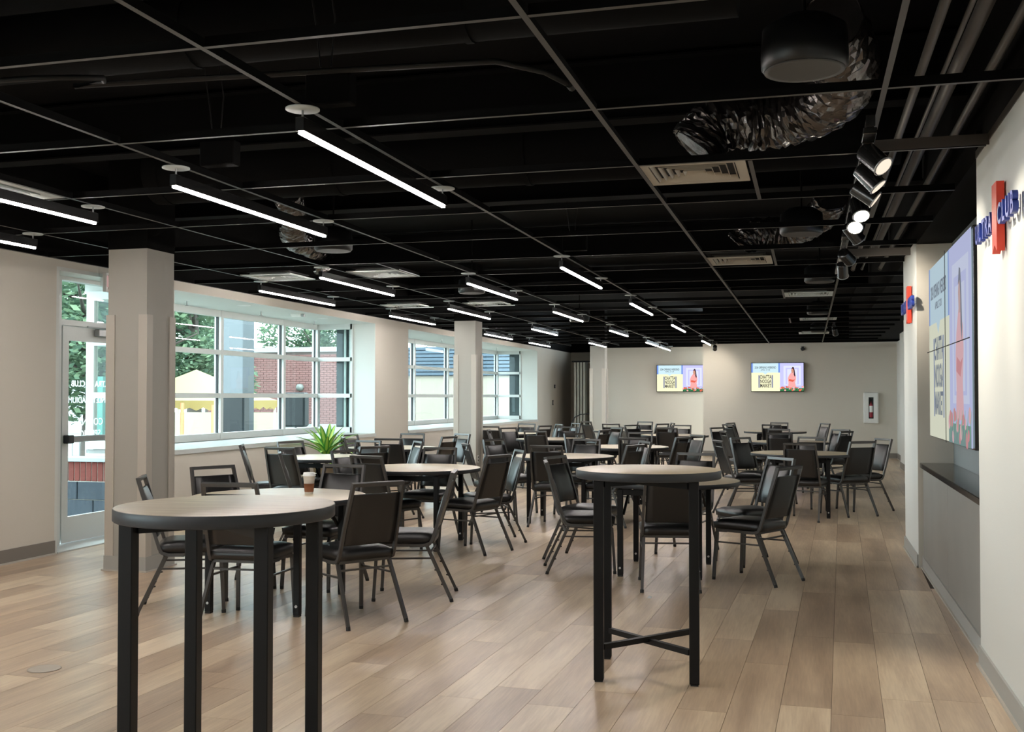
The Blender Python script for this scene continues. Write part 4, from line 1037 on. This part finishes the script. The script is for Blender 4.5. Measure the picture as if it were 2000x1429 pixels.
ft = obj('wall_lamp', MB().lathe([(.001, .12), (.1, .1), (.14, 0), (.1, -.1), (.001, -.12)], 12, (.95, -.1, 2.2)), mat('lamp_grey', '#6e7470', .5), t)
obj('fence_panel', MB().box(-2.6, 3.4, -1.2, -1.16, .2, 1.0), mat('annex_base', '#9b9d9c', .9), t)
# outdoor canopy column
t = thing('outdoor_column', 'tall grey square column standing outside the near bay', 'column', (-10.72, 18.7, GZ))
obj('shaft', MB().box(-.22, .22, -.22, .22, 0, 5.0), mat('grey_column_paint', '#5f666b', .7), t, .01)
obj('base_plate', MB().box(-.3, .3, -.3, .3, 0, .08), mat('column_foot', '#6b7378', .8), t)
# market tent
t = thing('market_tent', 'pale yellow peaked market tent standing in the yard', 'tent', (-14.95, 24.0, GZ))
TENT = leafmat('tent_fabric', '#b5aa88', '#b9ae8b', .35)
EZ, PZ, S_ = 1.80, 2.58, 1.48
roof = MB(); nn = 6
cor = [(-S_, -S_), (S_, -S_), (S_, S_), (-S_, S_)]
for k in range(4):
    a, b = cor[k], cor[(k + 1) % 4]
    for i in range(nn):
        for s0, s1 in [(i / nn, (i + 1) / nn)]:
            def pt(u, f): # sag
                x = (a[0] + (b[0] - a[0]) * f) * (1 - u); y = (a[1] + (b[1] - a[1]) * f) * (1 - u); return (x, y, EZ + (PZ - EZ) * (u ** 1.12))
            roof.add([pt(s0, 0), pt(s0, 1), pt(s1, 1), pt(s1, 0)], [(0, 1, 2, 3)])
obj('canopy', roof, TENT, t)
val = MB()
for k in range(4):
    a, b = cor[k], cor[(k + 1) % 4]; q = 8
    for i in range(q):
        f0, f1 = i / q, (i + 1) / q; P0 = (a[0] + (b[0] - a[0]) * f0, a[1] + (b[1] - a[1]) * f0); P1 = (a[0] + (b[0] - a[0]) * f1, a[1] + (b[1] - a[1]) * f1); m_ = ((P0[0] + P1[0]) / 2, (P0[1] + P1[1]) / 2)
        val.add([(P0[0], P0[1], EZ), (P1[0], P1[1], EZ), (P1[0], P1[1], EZ - .17), (m_[0], m_[1], EZ - .24), (P0[0], P0[1], EZ - .17)], [(0, 1, 2, 3, 4)])
obj('valance', val, leafmat('tent_valance', '#a3915f', '#ab9866', .4), t)
for k in range(4):
    obj('leg', MB().box(cor[k][0] * .97 - .025, cor[k][0] * .97 + .025, cor[k][1] * .97 - .025, cor[k][1] * .97 + .025, 0, EZ), mat('tent_leg', '#d8cfc4', .4), t)
# orange posts and banner seen under the tent
t = thing('fence_banner', 'pale cream banner hung on the yard fence under the tent', 'banner', (-15.5, 27.0, GZ))
obj('banner_sheet', MB().box(-2.2, 1.4, 0, .02, .55, 1.45), mat('cream_vinyl', '#a5a48c', .7), t)
for x in (-2.2, -.4, 1.4): obj('fence_post', MB().tube([(x, .05, 0), (x, .05, 1.6)], .03, 8), SILVER, t)
for (x, y, h, lb) in ((-14.2, 22.2, 1.75, 'orange post standing under the left of the tent'), (-13.5, 22.4, 1.7, 'white and orange post under the right of the tent')):
    tt = thing('marker_post', lb, 'post', (x, y, GZ)); obj('post', MB().tube([(0, 0, .05), (0, 0, h)], .045, 10), mat('orange_post', '#d9895f', .6), tt); obj('foot', MB().lathe([(.16, 0), (.16, .04), (.05, .06)], 14), GASKET, tt)
# loudspeakers on stands, white cases, cooler
SPK = mat('speaker_black', '#2d3438', .6)
def yard_speaker(x, y, z, w, h, label):
    t = thing('yard_loudspeaker', label, 'loudspeaker', (x, y, GZ), R(15))
    obj('cabinet', MB().box(-w / 2, w / 2, -.2, .2, z - GZ, z - GZ + h), SPK, t, .03); obj('grille', MB().box(-w / 2 + .03, w / 2 - .03, -.215, -.2, z - GZ + .04, z - GZ + h - .04), GASKET, t)
    obj('pole', MB().tube([(0, 0, .02), (0, 0, z - GZ)], .02, 8), GASKET, t)
    for a in (90, 210, 330): obj('leg', MB().tube([(0, 0, .4), (.35 * math.cos(R(a)), .35 * math.sin(R(a)), .01)], .012, 6), GASKET, t)
yard_speaker(-10.15, 17.6, .78, .42, .68, 'black loudspeaker on a stand beside the outdoor column')
yard_speaker(-8.98, 17.7, .90, .40, .62, 'dark loudspeaker on a stand beyond the bay corner')
t = thing('white_case', 'white crate stacked on a white table outside the bay corner', 'case', (-8.22, 18.6, GZ)); obj('case_body', MB().box(-.28, .2, -.2, .2, 1.2, 1.7), CAP, t, .01); obj('case_latch', MB().box(.2, .215, -.05, .05, 1.4, 1.46), SILVER, t)
t = thing('white_table', 'white draped table outside the bay corner', 'table', (-8.3, 18.6, GZ)); obj('cloth', MB().box(-.5, .45, -.35, .35, 0, 1.19), CAP, t, .02); obj('cloth_hem', MB().box(-.52, .47, -.37, .37, .0, .06), CAP, t)
t = thing('cooler', 'pinkish red cooler outside the near bay', 'cooler', (-9.75, 17.4, GZ)); obj('cooler_body', MB().box(-.2, .2, -.14, .14, .85, 1.2), mat('cooler_pink', '#c9506a', .5), t, .02); obj('cooler_lid', MB().box(-.21, .21, -.15, .15, 1.2, 1.25), CAP, t, .01); obj('cooler_stand', MB().box(-.18, .18, -.12, .12, 0, .85), SILVER, t)
# neighbouring buildings
t = thing('louvred_building', 'pale concrete building with blue-grey louvred top beyond the far bay', 'building', (-14.5, 42, GZ))
obj('concrete_wall', MB().box(-2.8, 6.5, 0, 6, 0, 2.75), mat('pale_concrete', '#8f897e', .85, var=.06, vscale=1.5), t)
for i in range(8): obj('louver', MB().box(-2.8, 6.5, -.12, 0, 2.78 + i * .15, 2.78 + i * .15 + .11), mat('louver_blue_grey', '#465664', .6), t)
obj('louver_backing', MB().box(-2.8, 6.5, .0, 6, 2.75, 3.95), mat('louver_dark', '#4a5a68', .7), t)
t = thing('white_house', 'distant white house seen through the glass door', 'building', (-38.2, 49.6, GZ))
obj('house_wall', MB().box(-2.5, 2.5, -2.2, 2.2, 0, 4.6), CAP, t); obj('roof', MB().add([(-2.8, -2.5, 4.6), (2.8, -2.5, 4.6), (2.8, 2.5, 4.6), (-2.8, 2.5, 4.6), (-2.8, 0, 6), (2.8, 0, 6)], [(0, 1, 5, 4), (2, 3, 4, 5), (0, 4, 3), (1, 2, 5), (3, 2, 1, 0)]), mat('house_roof', '#8c9298', .8), t)
wn = obj('window', MB().box(2.5, 2.54, -1.0, .0, 2.4, 3.8), mat('house_glass', '#7f9296', .2), t)
wn2 = obj('window', MB().box(-1.0, .0, -2.24, -2.2, 2.4, 3.8), mat('house_glass2', '#7f9296', .2), t)
t = thing('yard_railing', 'pale metal railing outside the glass door', 'railing', (-11.0, 14.0, GZ))
obj('top_rail', MB().box(-3, 2.2, -.02, .02, 1.25, 1.3), CAP, t); obj('bottom_rail', MB().box(-3, 2.2, -.02, .02, .15, .19), CAP, t)
for i in range(40): obj('baluster', MB().box(-3 + i * .13, -3 + i * .13 + .025, -.012, .012, .19, 1.25), CAP, t)
obj('teal_post', MB().box(.6, .72, -.06, .06, 0, 2.2), mat('teal_post', '#4d7f78', .6), t)
# trees
def tree(x, y, h, r, seed, label, n=5200, cz=.62, lean=0):
    t = thing('leafy_tree', label, 'tree', (x, y, GZ), 0, 'leafy trees behind the yard'); rg = random.Random(seed)
    tr = MB().tube([(0, 0, 0), (.1 * lean, .05, h * .3), (.25 * lean, -.05, h * .55), (.3 * lean, 0, h * .8)], .2, 10, radii=[.26, .2, .15, .07])
    for k in range(7):
        a = rg.uniform(0, 6.28); z0 = h * rg.uniform(.3, .6); tr.tube([(.15 * lean, 0, z0), (math.cos(a) * r * .4, math.sin(a) * r * .4, z0 + .5), (math.cos(a) * r * .8, math.sin(a) * r * .8, z0 + 1.1)], .06, 6, radii=[.08, .055, .02])
    obj('trunk', tr, mat('bark', '#4b4540', .9), t)
    cl = [(rg.gauss(0, r * .42), rg.gauss(0, r * .42), h * cz + rg.uniform(-.34, .38) * h, rg.uniform(.5, 1.0) * r * .42) for _ in range(26)]
    f = MB()
    for i in range(n):
        cx, cy, cz_, cr = cl[i % len(cl)]; v = Vector((rg.gauss(0, 1), rg.gauss(0, 1), rg.gauss(0, 1))).normalized() * cr * rg.uniform(.55, 1.05)
        c = Vector((cx, cy, cz_)) + v; s_ = rg.uniform(.06, .14)
        a = Vector((rg.gauss(0, 1), rg.gauss(0, 1), rg.gauss(0, .5))).normalized(); b = a.cross(Vector((rg.gauss(0, 1), rg.gauss(0, 1), 1))).normalized()
        f.add([c - a * s_, c - b * s_ * .5, c + a * s_, c + b * s_ * .5], [(0, 1, 2, 3)])
    tag(obj('foliage', f, FOLIAGE, t), kind='stuff')
tree(-16.2, 21.5, 7.5, 3.0, 1, 'big leafy tree rising behind the yellow tent', 16000, .62, 1)
tree(-17.9, 28.6, 7.5, 2.0, 2, 'leafy tree behind the tent, before the left end of the brick annex', 20000, .6)
tree(-27.0, 44.5, 11.0, 3.4, 3, 'leafy tree above the middle of the brick annex', 18000, .6)
tree(-20.3, 42.5, 9.5, 2.8, 4, 'leafy tree above the right end of the brick annex', 14000, .6)
tree(-22.4, 30.0, 7.0, 1.7, 5, 'leafy tree seen through the glass door transom', 12000, .78)
tree(-47.0, 62.0, 11.0, 4.5, 6, 'tall leafy tree behind the distant white house', 7000, .55)
tree(-19.0, 55.0, 9.0, 3.6, 7, 'distant leafy tree over the louvred building', 5000, .62)
